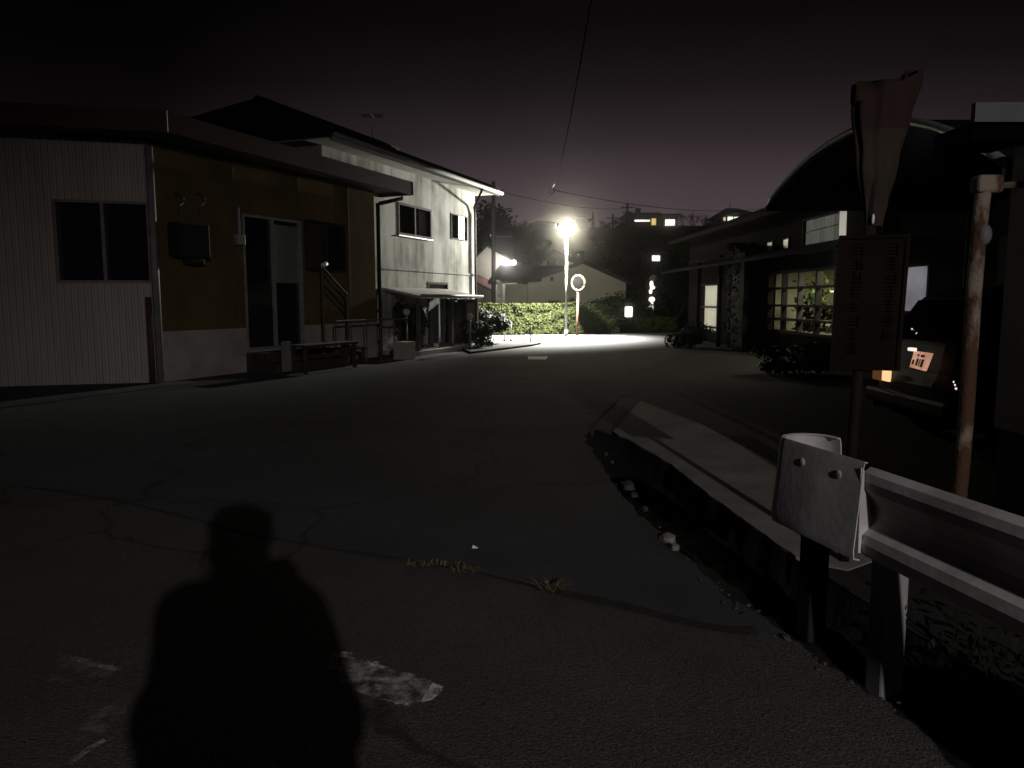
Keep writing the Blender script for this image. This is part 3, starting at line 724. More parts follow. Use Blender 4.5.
# tile courses
slope = (R0 - A); 
for k_ in range(1, 12):
    t = k_ / 12; p0 = A.lerp(R0, t) + th; p1 = B.lerp(R1, t) + th
    mb.tube([p0 + Vector((0, 0, .015)), p1 + Vector((0, 0, .015))], .03, 5)
for k_ in range(1, 34):
    t = k_ / 34; p0 = A.lerp(B, t) + th; p1 = R0.lerp(R1, t) + th
    mb.tube([p0 + Vector((0, 0, .02)), p1 + Vector((0, 0, .02))], .035, 5)
rf = mb.build('roof', 'tile', house)
mb = MB(); mb.tube([R0 + th + Vector((0, 0, .04)), R1 + th + Vector((0, 0, .04))], .12, 8); mb.tube([A + th, R0 + th], .09, 8); mb.tube([Dd + th, R0 + th], .09, 8); mb.build('ridge_tiles', 'tile', rf)
mb = MB(); mb.prism([A - WH.n * .02 - Vector((0, 0, .005)), B - WH.n * .02 - Vector((0, 0, .005)), Cc + WH.n * .02 - Vector((0, 0, .005)), Dd + WH.n * .02 - Vector((0, 0, .005))], (0, 0, -.03)); mb.build('soffit', 'soffit', house)
mb = MB(); mb.obox(HO, WH.u, WH.n, e_n, e_f, OVH + .001, OVH + .03, ez - .09, ez + .10); mb.build('eave_board', 'darkmetal', house)
mb = MB(); gp = [hq(e_n, ez + .03, OVH + .10), hq(e_f + .05, ez + .0, OVH + .10)]; mb.tube(gp, .055, 10); mb.build('gutter', 'soffit', house, smooth=True)
mb = MB(); gp = [hq(e_f + .0, ez, OVH + .10), hq(e_f - .02, ez - .12, OVH + .08), hq(HB - .42, ez - .42, .09), hq(HB - .40, ez - .6, .07), hq(HB - .40, .1, .07)]
mb = MB(); gp = [hq(HB - .9, ez - .06, OVH + .05), hq(HB - .25, ez - .5, .09), hq(HB - .14, ez - .75, .07), hq(HB - .14, .1, .07)]; mb.tube(gp, .035, 8); mb.build('downpipe', 'darkmetal', house, smooth=True)
mb = MB(); mb.prism([hq(e_f, ez + .1, OVH), hq(e_f, ez + .1, -DEP - OVH), hq(e_f, rz, rd)], WH.u * -.05); mb.build('gable', 'stucco', house)
# porch canopy with posts and side screens
ca0 = hp(408, 296, .8)[0]; ca1 = hp(470, 293, .8)[0]; cz = hp(440, 296, .8)[1]
porch = mb = MB(); WH.prism = None
mb = MB(); mb.add([hq(a, z, d) for a, d, z in ((ca0, .02, cz + .22), (ca1, .02, cz + .22), (ca1, 1.15, cz), (ca0, 1.15, cz), (ca0, .02, cz + .16), (ca1, .02, cz + .16), (ca1, 1.15, cz - .07), (ca0, 1.15, cz - .07))], [(0, 1, 2, 3), (7, 6, 5, 4), (0, 3, 7, 4), (1, 5, 6, 2), (3, 2, 6, 7), (0, 4, 5, 1)])
pc = mb.build('porch_canopy', 'porch', house)
mb = MB(); mb.tube([hq(ca0 - .03, cz + .0, 1.2), hq(ca1 + .03, cz + .0, 1.2)], .04, 8); mb.build('canopy_edge', 'alu', pc, smooth=True)
for a in (ca0 + .08, (ca0 + ca1) / 2 + .1, ca1 - .08):
    mb = MB(); WH.box(mb, a - .045, a + .045, -.05, cz - .075, 1.0, 1.09); mb.build('porch_post', 'porchwall', house)
mb = MB(); WH.box(mb, ca0 + .55, ca0 + 1.15, .0, cz - .3, .55, .60); mb.build('porch_screen', 'porchwall', house, bevel=.01)
mb = MB(); WH.box(mb, ca1 - .06, ca1, .0, cz - .08, .02, .98); mb.build('porch_screen', 'porchwall', house)
mb = MB(); WH.box(mb, ca1 - .75, ca1 - .15, .0, cz - .2, 1.0, 1.04); mb.build('porch_screen', 'porchwall', house)
mb = MB(); WH.box(mb, ca0 - .1, ca1 + .1, -.1, .12, .02, 1.2); mb.build('porch_step', 'plinth', house, bevel=.01)
# antenna on the roof
an = thing('roof_antenna', 'spindly television aerial standing on the tiled roof ridge', 'antenna', R1 - WH.u * 1.5 + th)
p = R1 - WH.u * 1.5 + th; mb = MB(); mb.tube([p - Vector((0, 0, .1)), p + Vector((0, 0, .9))], .015, 6); mb.build('mast', 'darkmetal', an)
mb = MB()
for k_ in range(5): mb.tube([p + Vector((-.35, -.2 + .1 * k_, .85)), p + Vector((.35, -.2 + .1 * k_, .85))], .007, 5)
mb.tube([p + Vector((0, -.25, .85)), p + Vector((0, .25, .85))], .009, 5); mb.build('aerial', 'darkmetal', an)

# shrubs, leafy clumps
def clump(name, label, c, rx, ry, rz_, n, size, material, cat='shrub', seed=1, trunk=True, group=None, parent=None):
    r_ = random.Random(seed); t = thing(name, label, cat, c, group)
    m_ = MB(); lobes = [(Vector((r_.uniform(-.6, .6) * rx, r_.uniform(-.6, .6) * ry, rz_ * r_.uniform(.5, 1.5))), r_.uniform(.35, .6)) for _ in range(9)]
    for i in range(n):
        lc, lr = lobes[r_.randrange(9)]; d = Vector((r_.gauss(0, 1), r_.gauss(0, 1), r_.gauss(0, 1))).normalized(); q = r_.random() ** .45
        p = lc + Vector((d.x * rx * lr * q, d.y * ry * lr * q, d.z * rz_ * lr * q)); p.z = max(.03, p.z)
        m_.leaf(Vector(c) + p, d + Vector((0, 0, .5)) + Vector((r_.uniform(-.6, .6), r_.uniform(-.6, .6), r_.uniform(-.6, .6))), size * r_.uniform(.6, 1.3), r_.uniform(0, 6.28))
    m_.build('foliage', material, t)
    if trunk:
        m_ = MB()
        for lc, lr in lobes[:6]: m_.tube([Vector(c) - Vector((0, 0, .1)), Vector(c) + Vector((lc.x * .3, lc.y * .3, lc.z * .5)), Vector(c) + lc], [.03 * max(rx, .6), .02, .008], 5)
        m_.build('stem', 'twig', t)
    return t
clump('shrub', 'round dark shrub against the pale house wall beside the silver pole', hq(.9, 0, .55), .62, .5, .75, 2600, .05, 'bamboo', seed=3)
clump('shrub', 'dark bush filling the gap between porch and hedge corner', hq(HB - .55, 0, .75), .7, .7, .62, 5200, .05, 'weed', seed=4)
clump('shrub', 'low dark plant crowded under the porch canopy edge', hq(ca1 - .5, 0, 1.35), .6, .35, .42, 1500, .045, 'bamboo', seed=5)
clump('shrub', 'thin leafy climber hanging at the right end of the porch', hq(ca1 - .15, .85, .5), .4, .25, .42, 650, .04, 'bamboo', seed=6, trunk=False)
# bicycle-like clutter at the wall: leaning round cover plus two white pots
for i, (px, py) in enumerate(((430, 340), (436, 345))):
    c = gnd(px, py + 6); m_ = MB(); m_.tube([c, c + Vector((0, 0, .03)), c + Vector((0, 0, .20)), c + Vector((0, 0, .22))], [.05, .065, .085, .08], 12)
    tag(m_.build('plant_pot', 'white', None, smooth=True, loc=c), ('small white pot beside the porch post' if i == 0 else 'second small white pot, nearer the road than its twin'), 'plant pot', 'white pots by the porch')
# silver marker pole by the wall
c = gnd(379, 357); sp_t = thing('marker_pole', 'slim shiny white pole with joints standing at the shop corner', 'pole', c)
m_ = MB(); m_.tube([c, c + Vector((.02, 0, 1.52))], .035, 10); m_.build('shaft', 'white', sp_t, smooth=True)
for z in (.35, .75, 1.1):
    m_ = MB(); m_.tube([c + Vector((.013 * z, 0, z)), c + Vector((.013 * z, 0, z + .06))], .042, 10); m_.build('collar', 'darkmetal', sp_t, smooth=True)
# ball-topped garden posts
for i, (px, pt, pb, lb) in enumerate(((407, 313, 357, 'ball topped slim garden post in front of the round shrub'), (470, 317, 352, 'ball topped slim garden post near the hedge corner'))):
    c = gnd(px, pb); tp = aty(px, pt, c.y); t = thing('garden_post', lb, 'garden post', c, 'ball topped posts by the house')
    m_ = MB(); m_.tube([c, Vector((c.x, c.y, tp.z))], .028, 8); m_.build('stake', 'pipe', t, smooth=True)
    m_ = MB(); m_.sphere((c.x, c.y, tp.z + .02), .085); m_.build('ball', 'farwall', t, smooth=True)
# kerb island with three thin stakes
kp = [gnd(*p) for p in ((470, 354), (532, 346.2), (541, 344.2), (536, 342.6), (492, 344.8), (462, 350))]
mb = MB(); mb.prism([Vector((p.x, p.y, 0)) for p in kp], (0, 0, .06)); struct(mb.build('kerb', 'soil', bevel=.02))
for i, (px, pt, pb, lb) in enumerate(((504.5, 318, 341, 'thin pale stake before the hedge, on the kerb point'), (511, 322, 341, 'thin dim stake standing close behind its pale neighbour'), (530.5, 326, 343.5, 'thin stake with a crossbar at the tip of the kerb'))):
    c = gnd(px, pb); tp = aty(px, pt, c.y); t = thing('stake', lb, 'stake', c, 'thin stakes at the kerb')
    m_ = MB(); m_.tube([c, Vector((c.x, c.y, tp.z))], .022, 8); m_.build('shaft', 'pipe' if i else 'alu', t, smooth=True)
    m_ = MB(); m_.tube([c, c + Vector((0, 0, .09))], [.05, .03], 8); m_.build('foot', 'pipe', t, smooth=True)
    if i == 2: m_ = MB(); m_.tube([Vector((c.x - .14, c.y, tp.z + .05)), Vector((c.x + .10, c.y, tp.z + .05))], .02, 6); m_.build('crossbar', 'pipe', t)

# ------------------------------------------------------------------ street lamp, mirror, hedge
LP = aty(566, 332.5, 28.6); LP.z = 0; LZ = aty(565, 229, 28.6).z
def street_lamp(base, z, label, lens, name='street_lamp'):
    t = thing(name, label, 'street lamp', base, 'street lamps')
    m_ = MB(); m_.tube([base - Vector((0, 0, .1)), base + Vector((0, 0, z - .22))], [.048, .036], 12); m_.build('pole', 'polew', t, smooth=True)
    m_ = MB(); m_.tube([base + Vector((0, 0, .0)), base + Vector((0, 0, .25))], [.07, .055], 12); m_.build('base_sleeve', 'polew', t, smooth=True)
    m_ = MB(); m_.tube([base + Vector((0, 0, z - .26)), base + Vector((0, 0, z - .19))], [.09, .12], 14); m_.build('collar', 'polew', t, smooth=True)
    m_ = MB(); m_.sphere(base + Vector((0, 0, z)), .27, 20, 14); m_.build('globe', lens, t, smooth=True)
    m_ = MB(); m_.sphere(base + Vector((0, 0, z + .26)), .13, 16, 6, (1, 1, .3)); m_.build('cap', 'polew', t, smooth=True)
    return t
M['globe'] = emat('lamp globe', (1.0, .94, .70), 200)
sl = street_lamp(LP, LZ, 'tall slim street lamp with a glowing globe before the hedge', 'globe')
def light(kind, name, loc, energy, color, parent, size=.1, **kw):
    d = bpy.data.lights.new(name, kind); d.energy = energy; d.color = color
    if hasattr(d, 'shadow_soft_size'): d.shadow_soft_size = size
    for k_, v in kw.items(): setattr(d, k_, v)
    o = bpy.data.objects.new(name, d); COL.objects.link(o); o.location = Vector(loc) - parent.location if parent else loc; o.parent = parent
    return o
dl = light('SPOT', 'downlight', LP + Vector((-.12, -.12, LZ - .40)), 54000, (1, .98, .88), sl, .10, spot_size=R(132), spot_blend=.85)
dl.rotation_euler = Vector((-.24, -.06, -1)).to_track_quat('-Z', 'Y').to_euler()
aimv = Vector((-.90, -.50, -.02)).normalized()
ls = light('SPOT', 'side_light', LP + Vector((0, 0, LZ)) + aimv * .36, 10500, (1, .98, .88), sl, .12, spot_size=R(104), spot_blend=1.0)
ls.rotation_euler = aimv.to_track_quat('-Z', 'Y').to_euler()
# lamp behind the viewer that throws the photographer's shadow
LB = Vector((3.28, -9.3, 0)); LBZ = 4.6
lb = thing('street_lamp', 'street lamp on the near side that throws the long human shadow', 'street lamp', LB, 'street lamps')
m_ = MB(); m_.tube([LB - Vector((0, 0, .1)), LB + Vector((0, 0, LBZ + .12))], [.07, .05], 12); m_.build('pole', 'polew', lb, smooth=True)
m_ = MB(); m_.tube([LB + Vector((0, 0, LBZ + .08)), LB + Vector((-.04, .35, LBZ + .16))], .03, 8); m_.build('arm', 'polew', lb, smooth=True)
m_ = MB(); c = LB + Vector((-.1, .5, LBZ + .14)); m_.box(c.x - .13, c.x + .13, c.y - .3, c.y + .3, c.z - .03, c.z + .06); m_.build('head', 'polew', lb, bevel=.03)
M['led'] = emat('lamp lens', (1, .95, .88), 12)
m_ = MB(); m_.box(c.x - .09, c.x + .09, c.y - .22, c.y + .22, c.z - .045, c.z - .032); m_.build('lens', 'led', lb)
LBP = c + Vector((0, 0, -.12))
so = light('SPOT', 'spot', LBP, 2350, (1, .945, .945), lb, .07, spot_size=R(58), spot_blend=1.0)
aim = Vector((.8, 3.0, 0)) - LBP
so.rotation_euler = aim.to_track_quat('-Z', 'Y').to_euler()

mc = aty(577, 330, 29.6); mc.z = 0; mz = aty(577, 283, 29.6).z; mr = thing('traffic_mirror', 'round convex traffic mirror on an orange pole beside the street lamp', 'mirror', mc)
m_ = MB(); m_.tube([mc - Vector((0, 0, .1)), mc + Vector((.03, 0, mz - .3))], .045, 10); m_.build('pole', 'orange', mr, smooth=True)
m_ = MB(); ctr = mc + Vector((.03, -.06, mz)); fd = Vector((-.55, -.83, -.06)).normalized(); e1 = fd.cross(Vector((0, 0, 1))).normalized(); e2 = e1.cross(fd)
ring = [ctr + (e1 * math.cos(2 * math.pi * k_ / 28) + e2 * math.sin(2 * math.pi * k_ / 28)) * .29 for k_ in range(29)]
m_.tube(ring, .045, 8, caps=False); m_.build('rim', 'ringm', mr, smooth=True)
m_ = MB()
for i in range(7):
    rr = .28 * i / 6; zz = .07 * (1 - (i / 6) ** 2)
    for k_ in range(24): m_.v.append(tuple(ctr + (e1 * math.cos(2 * math.pi * k_ / 24) + e2 * math.sin(2 * math.pi * k_ / 24)) * max(rr, .002) + fd * zz))
for i in range(6):
    for k_ in range(24): m_.f.append((i * 24 + k_, i * 24 + (k_ + 1) % 24, (i + 1) * 24 + (k_ + 1) % 24, (i + 1) * 24 + k_))
m_.build('mirror_face', 'mirror', mr, smooth=True)
m_ = MB(); m_.tube([ctr - fd * .01, ctr - fd * .06], [.28, .12], 20); m_.build('mirror_back', 'orange', mr)

# hedge: inner twig mass and thousands of leaves in uneven tiers
def hedge(name, label, p0, p1, w, h, n, seed, lm='hedge'):
    r_ = random.Random(seed); p0 = Vector(p0); p1 = Vector(p1); t = thing(name, label, 'hedge', (p0 + p1) / 2)
    u = (p1 - p0); Ln = u.length; u.normalize(); nn = Vector((u.y, -u.x, 0)); 
    if nn.y > 0: nn = -nn
    m_ = MB()
    for i in range(n):
        a = r_.uniform(0, Ln); face = r_.random()
        hh = h * (1 + .05 * mnoise.noise(Vector((a * 1.1, seed, 0))) + .03 * mnoise.noise(Vector((a * 4, seed, 0))))
        bul = .08 * mnoise.noise(Vector((a * 1.5, 0, 7)))
        if face < .55:
            z = r_.uniform(.05, hh); d = w / 2 + bul + .12 * mnoise.noise(Vector((a * 3, z * 3, 1))) - abs(r_.gauss(0, .07)); nrm = nn
        elif face < .9:
            z = hh - abs(r_.gauss(0, .05)); d = r_.uniform(-w / 2, w / 2); nrm = Vector((0, 0, 1))
        else:
            z = r_.uniform(.05, hh); d = -w / 2; nrm = -nn
        p = p0 + u * a + nn * d; p.z = p0.z + z
        m_.leaf(p, nrm + Vector((r_.uniform(-.8, .8), r_.uniform(-.8, .8), r_.uniform(-.4, .8))), r_.uniform(.035, .075), r_.uniform(0, 6.28), .6)
    m_.build('foliage', lm, t)
    m_ = MB(); m_.obox(p0, u, nn, .1, Ln - .1, -w / 2 + .16, w / 2 - .22, -.3, h - .2); m_.build('branches', 'hedgein', t)
    return t
hp0 = aty(474, 334, 30.2); hp1 = aty(614, 330, 31.6); hp0.z = 0; hp1.z = 0
hedge('hedge', 'clipped yellow green hedge glowing under the street lamp', hp0, hp1, 1.2, aty(540, 303.5, 30.3).z, 15000, 5)
hp2 = aty(590, 334, 31.9); hp3 = aty(672, 334, 33.0); hp2.z = 0; hp3.z = 0
hedge('low_hedge', 'dim lower hedge continuing beyond the mirror into the dark', hp2 + Vector((.9, 0.5, 0)), hp3, .9, .62, 5000, 8, 'bamboo')

# ------------------------------------------------------------------ utility pole and wires
uc = aty(493.5, 320, 34); uc.z = -.1; ut = aty(493.5, 184, 34)
up = thing('utility_pole', 'dark utility pole rising behind the corner of the pale house', 'utility pole', uc)
m_ = MB(); m_.tube([uc, Vector((ut.x, uc.y, ut.z + .1))], [.11, .085], 10); m_.build('shaft', 'fardark', up, smooth=True)
m_ = MB(); m_.tube([Vector((ut.x - .5, uc.y - .15, ut.z - .3)), Vector((ut.x + .5, uc.y - .15, ut.z - .3))], .03, 6); m_.build('crossarm', 'wood', up)
for z in (2.25, 1.75, 1.45):
    m_ = MB(); m_.box(uc.x + .12, uc.x + .30, uc.y - .2, uc.y - .05, z - .05, z + .05); m_.build('step_bolt', 'alu', up)
def cable(name, pts, r, label, material='wire', sag=None):
    m_ = MB(); m_.tube(pts, r, 6); return tag(m_.build(name, material, smooth=True), label, 'cable')
# overhead drop wire; lamplight near its low end is painted by a pale tube
wpts = []
P0 = aty(596, -30, 9.0); P1 = aty(551, 188, 30)
for i in range(25):
    t = i / 24; p = P0.lerp(P1, t); p.z -= 1.6 * 4 * t * (1 - t) * .35; wpts.append(p)
ow = thing('overhead_cable', 'thin dark overhead wire with a painted lamplit stretch and hooked lower end', 'cable', P1)
m_ = MB(); m_.tube(wpts, .012, 6); m_.build('wire', 'wire', ow)
sl_ = wpts[18:24]; m_ = MB(); m_.tube([p + Vector((.02, -.02, .0)) for p in wpts[19:23]], .022, 6); m_.build('sleeve', 'wire_lit', ow)
m_ = MB(); m_.tube([P1, P1 + Vector((-.08, 0, -.16)), P1 + Vector((.02, 0, -.26)), P1 + Vector((.12, 0, -.16)), P1 + Vector((.11, 0, .04))], .018, 6); m_.build('hook', 'wire', ow)
def span(name, a, b, sag, r, label):
    pts = []
    for i in range(21):
        t = i / 20; p = a.lerp(b, t); p.z -= sag * 4 * t * (1 - t); pts.append(p)
    return cable(name, pts, r, label)
span('power_line', aty(553, 190, 30), aty(774, 207, 52), .5, .014, 'faint upper power line running from the hook to the carport roof')
span('power_line', aty(497, 191, 34), aty(640, 206, 75), .5, .016, 'faint lower power line leaving the utility pole across the sky')

# ------------------------------------------------------------------ houses beyond the hedge
def gable_house(name, label, y, pxl, pxr, py_eave, px_peak, py_peak, depth, wallm, roofm, py_base=312, ov=.35, cat='house', thick=.14):
    L = aty(pxl, py_eave, y); Rr = aty(pxr, py_eave, y); Pk = aty(px_peak, py_peak, y); z0 = -.3
    t = thing(name, label, cat, ((L.x + Rr.x) / 2, y, z0)); m_ = MB()
    m_.prism([Vector((L.x, y, z0)), Vector((Rr.x, y, z0)), Vector((Rr.x, y, Rr.z)), Vector((Pk.x, y, Pk.z)), Vector((L.x, y, L.z))], (0, depth, 0)); m_.build('wall', wallm, t)
    m_ = MB()
    for e, s_ in ((L, -1), (Rr, 1)):
        d = Vector((e.x - Pk.x, 0, e.z - Pk.z)); k_ = 1 + ov / max(.3, d.length); E = Vector((Pk.x, 0, Pk.z)) + d * k_
        m_.prism([Vector((Pk.x, y - ov, Pk.z + .01)), Vector((E.x, y - ov, E.z + .01)), Vector((E.x, y - ov, E.z + .01 + thick)), Vector((Pk.x, y - ov, Pk.z + thick + .05))], (0, depth + 2 * ov, 0))
    m_.build('roof', roofm, t)
    return t
def fwin(t, y, px0, px1, py0, py1, glass_m, frame_m='darkmetal', d=.05):
    a = aty(px0, py1, y - d); b = aty(px1, py0, y - d); f = MB()
    f.box(a.x - .06, b.x + .06, y - d, y + .02, a.z - .06, b.z + .06); fo = f.build('window', frame_m, t)
    m_ = MB(); m_.box(a.x, b.x, y - d - .02, y - d - .003, a.z, b.z); m_.build('pane', glass_m, fo)
wh = gable_house('gable_house', 'bright white gabled house behind the utility pole', 46, 470, 517, 264, 487, 247, 8, 'farwall', 'fardark', ov=.25, thick=.08)
p = aty(514, 262.5, 45.6); wl = thing('wall_lamp', 'bright wall lamp on the white gabled house', 'lamp', p)
m_ = MB(); m_.sphere(p, .17); M['wl'] = emat('wall lamp glass', (1, .95, .75), 1.6); m_.build('bulb', 'wl', wl, smooth=True)
m_ = MB(); m_.box(p.x - .06, p.x + .06, p.y + .1, p.y + .5, p.z + .12, p.z + .2); m_.build('bracket', 'darkmetal', wl)
light('POINT', 'bulb_light', p + Vector((-.5, -.9, -.1)), 170, (1, .95, .85), wl, .15)
lean = thing('lean_to', 'lean-to with a faded red roof at the foot of the white house', 'shed', aty(485, 300, 43))
m_ = MB(); a = aty(470, 279, 43); b = aty(495, 291, 43); m_.prism([a, b, b + Vector((0, 0, -.12)), a + Vector((0, 0, -.12))], (0, 2.6, .5)); m_.build('roof', 'redroof', lean)
m_ = MB(); a = aty(468, 287, 43.2); b = aty(493, 292, 43.2); m_.prism([Vector((a.x, 43.2, -.3)), Vector((b.x, 43.2, -.3)), b, a], (0, 2.2, 0)); m_.build('wall', 'farwall', lean)
clump('shrub', 'pale leafed shrub beside the lean-to behind the hedge', Vector((aty(480, 310, 42).x, 42, -.1)), .9, .4, .8, 700, .07, 'hedge', seed=12)
low = gable_house('long_low_house', 'long low dim house with dark roof directly behind the hedge', 40, 528, 626, 283, 583, 264, 9, 'farwall_dim', 'fardark', ov=.3, thick=.16)
m_ = MB(); a = aty(505, 284, 40.4); b = aty(528, 284, 40.4); m_.prism([Vector((a.x, 40.4, -.3)), Vector((b.x + .2, 40.4, -.3)), Vector((b.x + .2, 40.4, b.z)), a], (0, 6, 0)); m_.build('side_wall', 'farwall_dim', low)
m_ = MB(); p = [aty(488, 284.5, 39.8), aty(540, 281.5, 39.8), aty(569, 269.5, 43.5), aty(500, 268.5, 43.5)]; m_.add(p + [q + Vector((0, 0, .2)) for q in p], [(3, 2, 1, 0), (4, 5, 6, 7), (0, 1, 5, 4), (1, 2, 6, 5), (2, 3, 7, 6), (3, 0, 4, 7)]); m_.build('side_roof', 'fardark', low)
m_ = MB(); a = aty(552, 279, 39.9); m_.box(a.x - .08, a.x + .08, 39.9, 40, a.z - .1, a.z + .1); m_.build('vent', 'darkmetal', low)
m_ = MB(); a = aty(500, 298, 39.5); m_.box(a.x - .12, a.x + .12, 39.3, 39.6, -.3, a.z + .85); m_.build('meter_box', 'farwall', low)
back = gable_house('back_house', 'dim house with steep gable rising behind the long low house', 50, 536, 588, 268.5, 552, 255, 7, 'farwall_dim', 'tile', ov=.5, thick=.3)
fwin(back, 50, 548, 554.5, 261, 267, 'glass')
clump('shrub', 'dark bush against the long low house wall', Vector((aty(560, 300, 38).x, 38, 0)), 1.0, .6, .8, 900, .1, 'bamboo', seed=14)
clump('shrub', 'dark bush under the right end of the long low house', Vector((aty(600, 300, 37.5).x, 37.5, 0)), 1.6, .7, 1.0, 1500, .1, 'bamboo', seed=15)

# mid hill house with a lit window
def box_house(name, label, c, w, d, h, wallm, roofm, rh, ov=.4, cat='house', hip=True):
    t = thing(name, label, cat, c); m_ = MB(); m_.box(c.x - w / 2, c.x + w / 2, c.y, c.y + d, c.z - 1.5, c.z + h); m_.build('wall', wallm, t)
    m_ = MB(); i = w * .28 if hip else 0
    v = [Vector((c.x - w / 2 - ov, c.y - ov, c.z + h + .01)), Vector((c.x + w / 2 + ov, c.y - ov, c.z + h + .01)), Vector((c.x + w / 2 + ov, c.y + d + ov, c.z + h + .01)), Vector((c.x - w / 2 - ov, c.y + d + ov, c.z + h + .01)), Vector((c.x - w / 2 + i, c.y + d / 2, c.z + h + rh)), Vector((c.x + w / 2 - i, c.y + d / 2, c.z + h + rh))]
    m_.add(v, [(0, 1, 5, 4), (2, 3, 4, 5), (3, 0, 4), (1, 2, 5), (3, 2, 1, 0)]); m_.build('roof', roofm, t)
    return t
def ghost(px0, px1, py0, py1, y):
    a = aty(px0, py1, y); b = aty(px1, py0, y); return Vector(((a.x + b.x) / 2, y, a.z)), b.x - a.x, b.z - a.z
c, w, h = ghost(641, 672, 254, 268, 60); t = box_house('hillside_house', 'small hillside house with one square lit window halfway up the dark slope', c, w, 6, h, 'fardark', 'tile', 1.0)
fwin(t, 60, 652, 660, 255.5, 261, 'w_bright')
m_ = MB(); a = aty(689, 258, 61); m_.box(c.x + w / 2 + .5, a.x, 61, 64, c.z - .6, a.z + .4); m_.build('annex', 'fardark', t)
# hilltop houses
c, w, h = ghost(629, 658, 213, 229, 96); t = box_house('hilltop_house', 'hilltop house with a long lit balcony band and glowing yellow end', c, w, 8, h, 'fardark', 'tile', .4)
fwin(t, 96, 634.5, 650, 219.8, 221.6, 'w_bright'); fwin(t, 95.5, 651.5, 656, 218.5, 225, 'w_warm')
m_ = MB(); a = aty(641, 209.5, 97); m_.box(a.x - .3, a.x + .3, 99, 99.6, c.z + h - .3, a.z + .4); m_.build('chimney', 'fardark', t)
c, w, h = ghost(662, 678, 214, 229, 97); t = box_house('hilltop_house', 'hilltop house showing one large square white window', c, w, 8, h, 'fardark', 'tile', .4)
fwin(t, 97, 665, 675, 219.5, 227, 'w_bright')
c, w, h = ghost(727, 752, 214.5, 224, 100); t = box_house('hilltop_house', 'hilltop house with a row of white lit windows nearest the carport roof', c, w, 8, h, 'fardark', 'tile', 1.3, .8)
fwin(t, 100, 723.5, 725.5, 217.3, 220.6, 'w_warm'); fwin(t, 100, 727.5, 733, 216.8, 222, 'w_bright'); fwin(t, 100, 734, 738.5, 216.9, 218.8, 'w_bright')
m_ = MB(); a = aty(730, 203, 104); m_.tube([Vector((a.x, 104, c.z + h)), a], .06, 5); m_.build('mast', 'darkmetal', t)
c, w, h = ghost(574, 589, 219, 235, 88); t = box_house('hilltop_house', 'dark house with a small orange window just right of the lamp glow', c, w, 6, h, 'fardark', 'tile', .5)
fwin(t, 88, 578, 582.5, 229, 233.5, 'w_warm')
c, w, h = ghost(532, 556, 224, 236, 90); t = box_house('hilltop_house', 'low dark house with two tiny lights left of the lamp glow', c, w, 6, h, 'fardark', 'tile', .7)
fwin(t, 90, 534.5, 538.5, 229.8, 231.8, 'w_bright'); fwin(t, 90, 541.5, 545.5, 232, 233.6, 'w_bright')
c, w, h = ghost(484, 513, 230, 242, 70); t = box_house('hillside_house', 'dim hillside house with a pale window and a lit eave line above the white gable', c, w, 6, h, 'fardark', 'tile', .6)
fwin(t, 70, 488, 493.5, 232.5, 237.5, 'w_tall'); fwin(t, 70, 496, 512, 236.2, 237.2, 'panel')  # the lit eave line is put in as a glowing pane
c, w, h = ghost(621, 629, 226, 233, 92); t = box_house('hilltop_shed', 'tiny hilltop shed with one small white light', c, w, 3, h, 'fardark', 'tile', .3)
fwin(t, 92, 622.3, 626, 228, 230.2, 'w_bright')
# hilltop poles
for px, pt, pb, y, lb in ((627.5, 203, 232, 93, 'thin hilltop power pole beside the lit balcony house'), (612.8, 214, 232, 94, 'short hilltop power pole left of the lit houses')):
    a = aty(px, pb, y); b = aty(px, pt, y); t = thing('power_pole', lb, 'utility pole', a); m_ = MB(); m_.tube([a - Vector((0, 0, 2)), b], .13, 6); m_.build('shaft', 'wood', t)
    m_ = MB(); m_.tube([b + Vector((-.8, 0, -.5)), b + Vector((.8, 0, -.5))], .07, 5); m_.tube([b + Vector((-.6, 0, -1.1)), b + Vector((.6, 0, -1.1))], .07, 5); m_.build('crossarm', 'wood', t)

# trees of the hill: two leafy kinds and one bare kind, each copied
def tree_proto(name, kind, seed):
    r_ = random.Random(seed); t = thing(name, 'x', 'tree', (0, 0, 0), 'trees on the dark hill'); m_ = MB(); tips = []
    def limb(p, d, L_, r, lev):
        q = p + d * L_; m_.tube([p, p.lerp(q, .5) + Vector((r_.uniform(-1, 1), r_.uniform(-1, 1), 0)) * L_ * .05, q], [r, r * .8, r * .6], 5 if lev > 1 else 7, caps=False); tips.append((q, lev))
        if lev < (5 if kind == 'bare' else 4):
            for k_ in range(3 if lev else 4):
                nd = (d * .75 + Vector((r_.gauss(0, .55), r_.gauss(0, .55), r_.uniform(-.05, .5)))).normalized(); limb(p.lerp(q, r_.uniform(.55, 1)), nd, L_ * r_.uniform(.6, .8), r * .55, lev + 1)
    limb(Vector((0, 0, -.6)), Vector((0, 0, 1)), 2.0, .14, 0)
    m_.build('trunk', 'twig', t)
    m_ = MB()
    pts = [p for p, l in tips if l >= 3]
    n = 260 if kind == 'bare' else 2200
    for i in range(n):
        p = r_.choice(pts) + Vector((r_.gauss(0, .3), r_.gauss(0, .3), r_.gauss(0, .26)))
        m_.leaf(p, Vector((r_.gauss(0, 1), r_.gauss(0, 1), r_.gauss(.5, 1))), r_.uniform(.07, .17) if kind != 'bare' else .06, r_.uniform(0, 6.28))
    m_.build('crown', 'crown', t)
    return t
P_leaf, P_leaf2, P_bare = tree_proto('leafy_tree', 'leaf', 31), tree_proto('leafy_tree', 'leaf', 47), tree_proto('bare_tree', 'bare', 77)
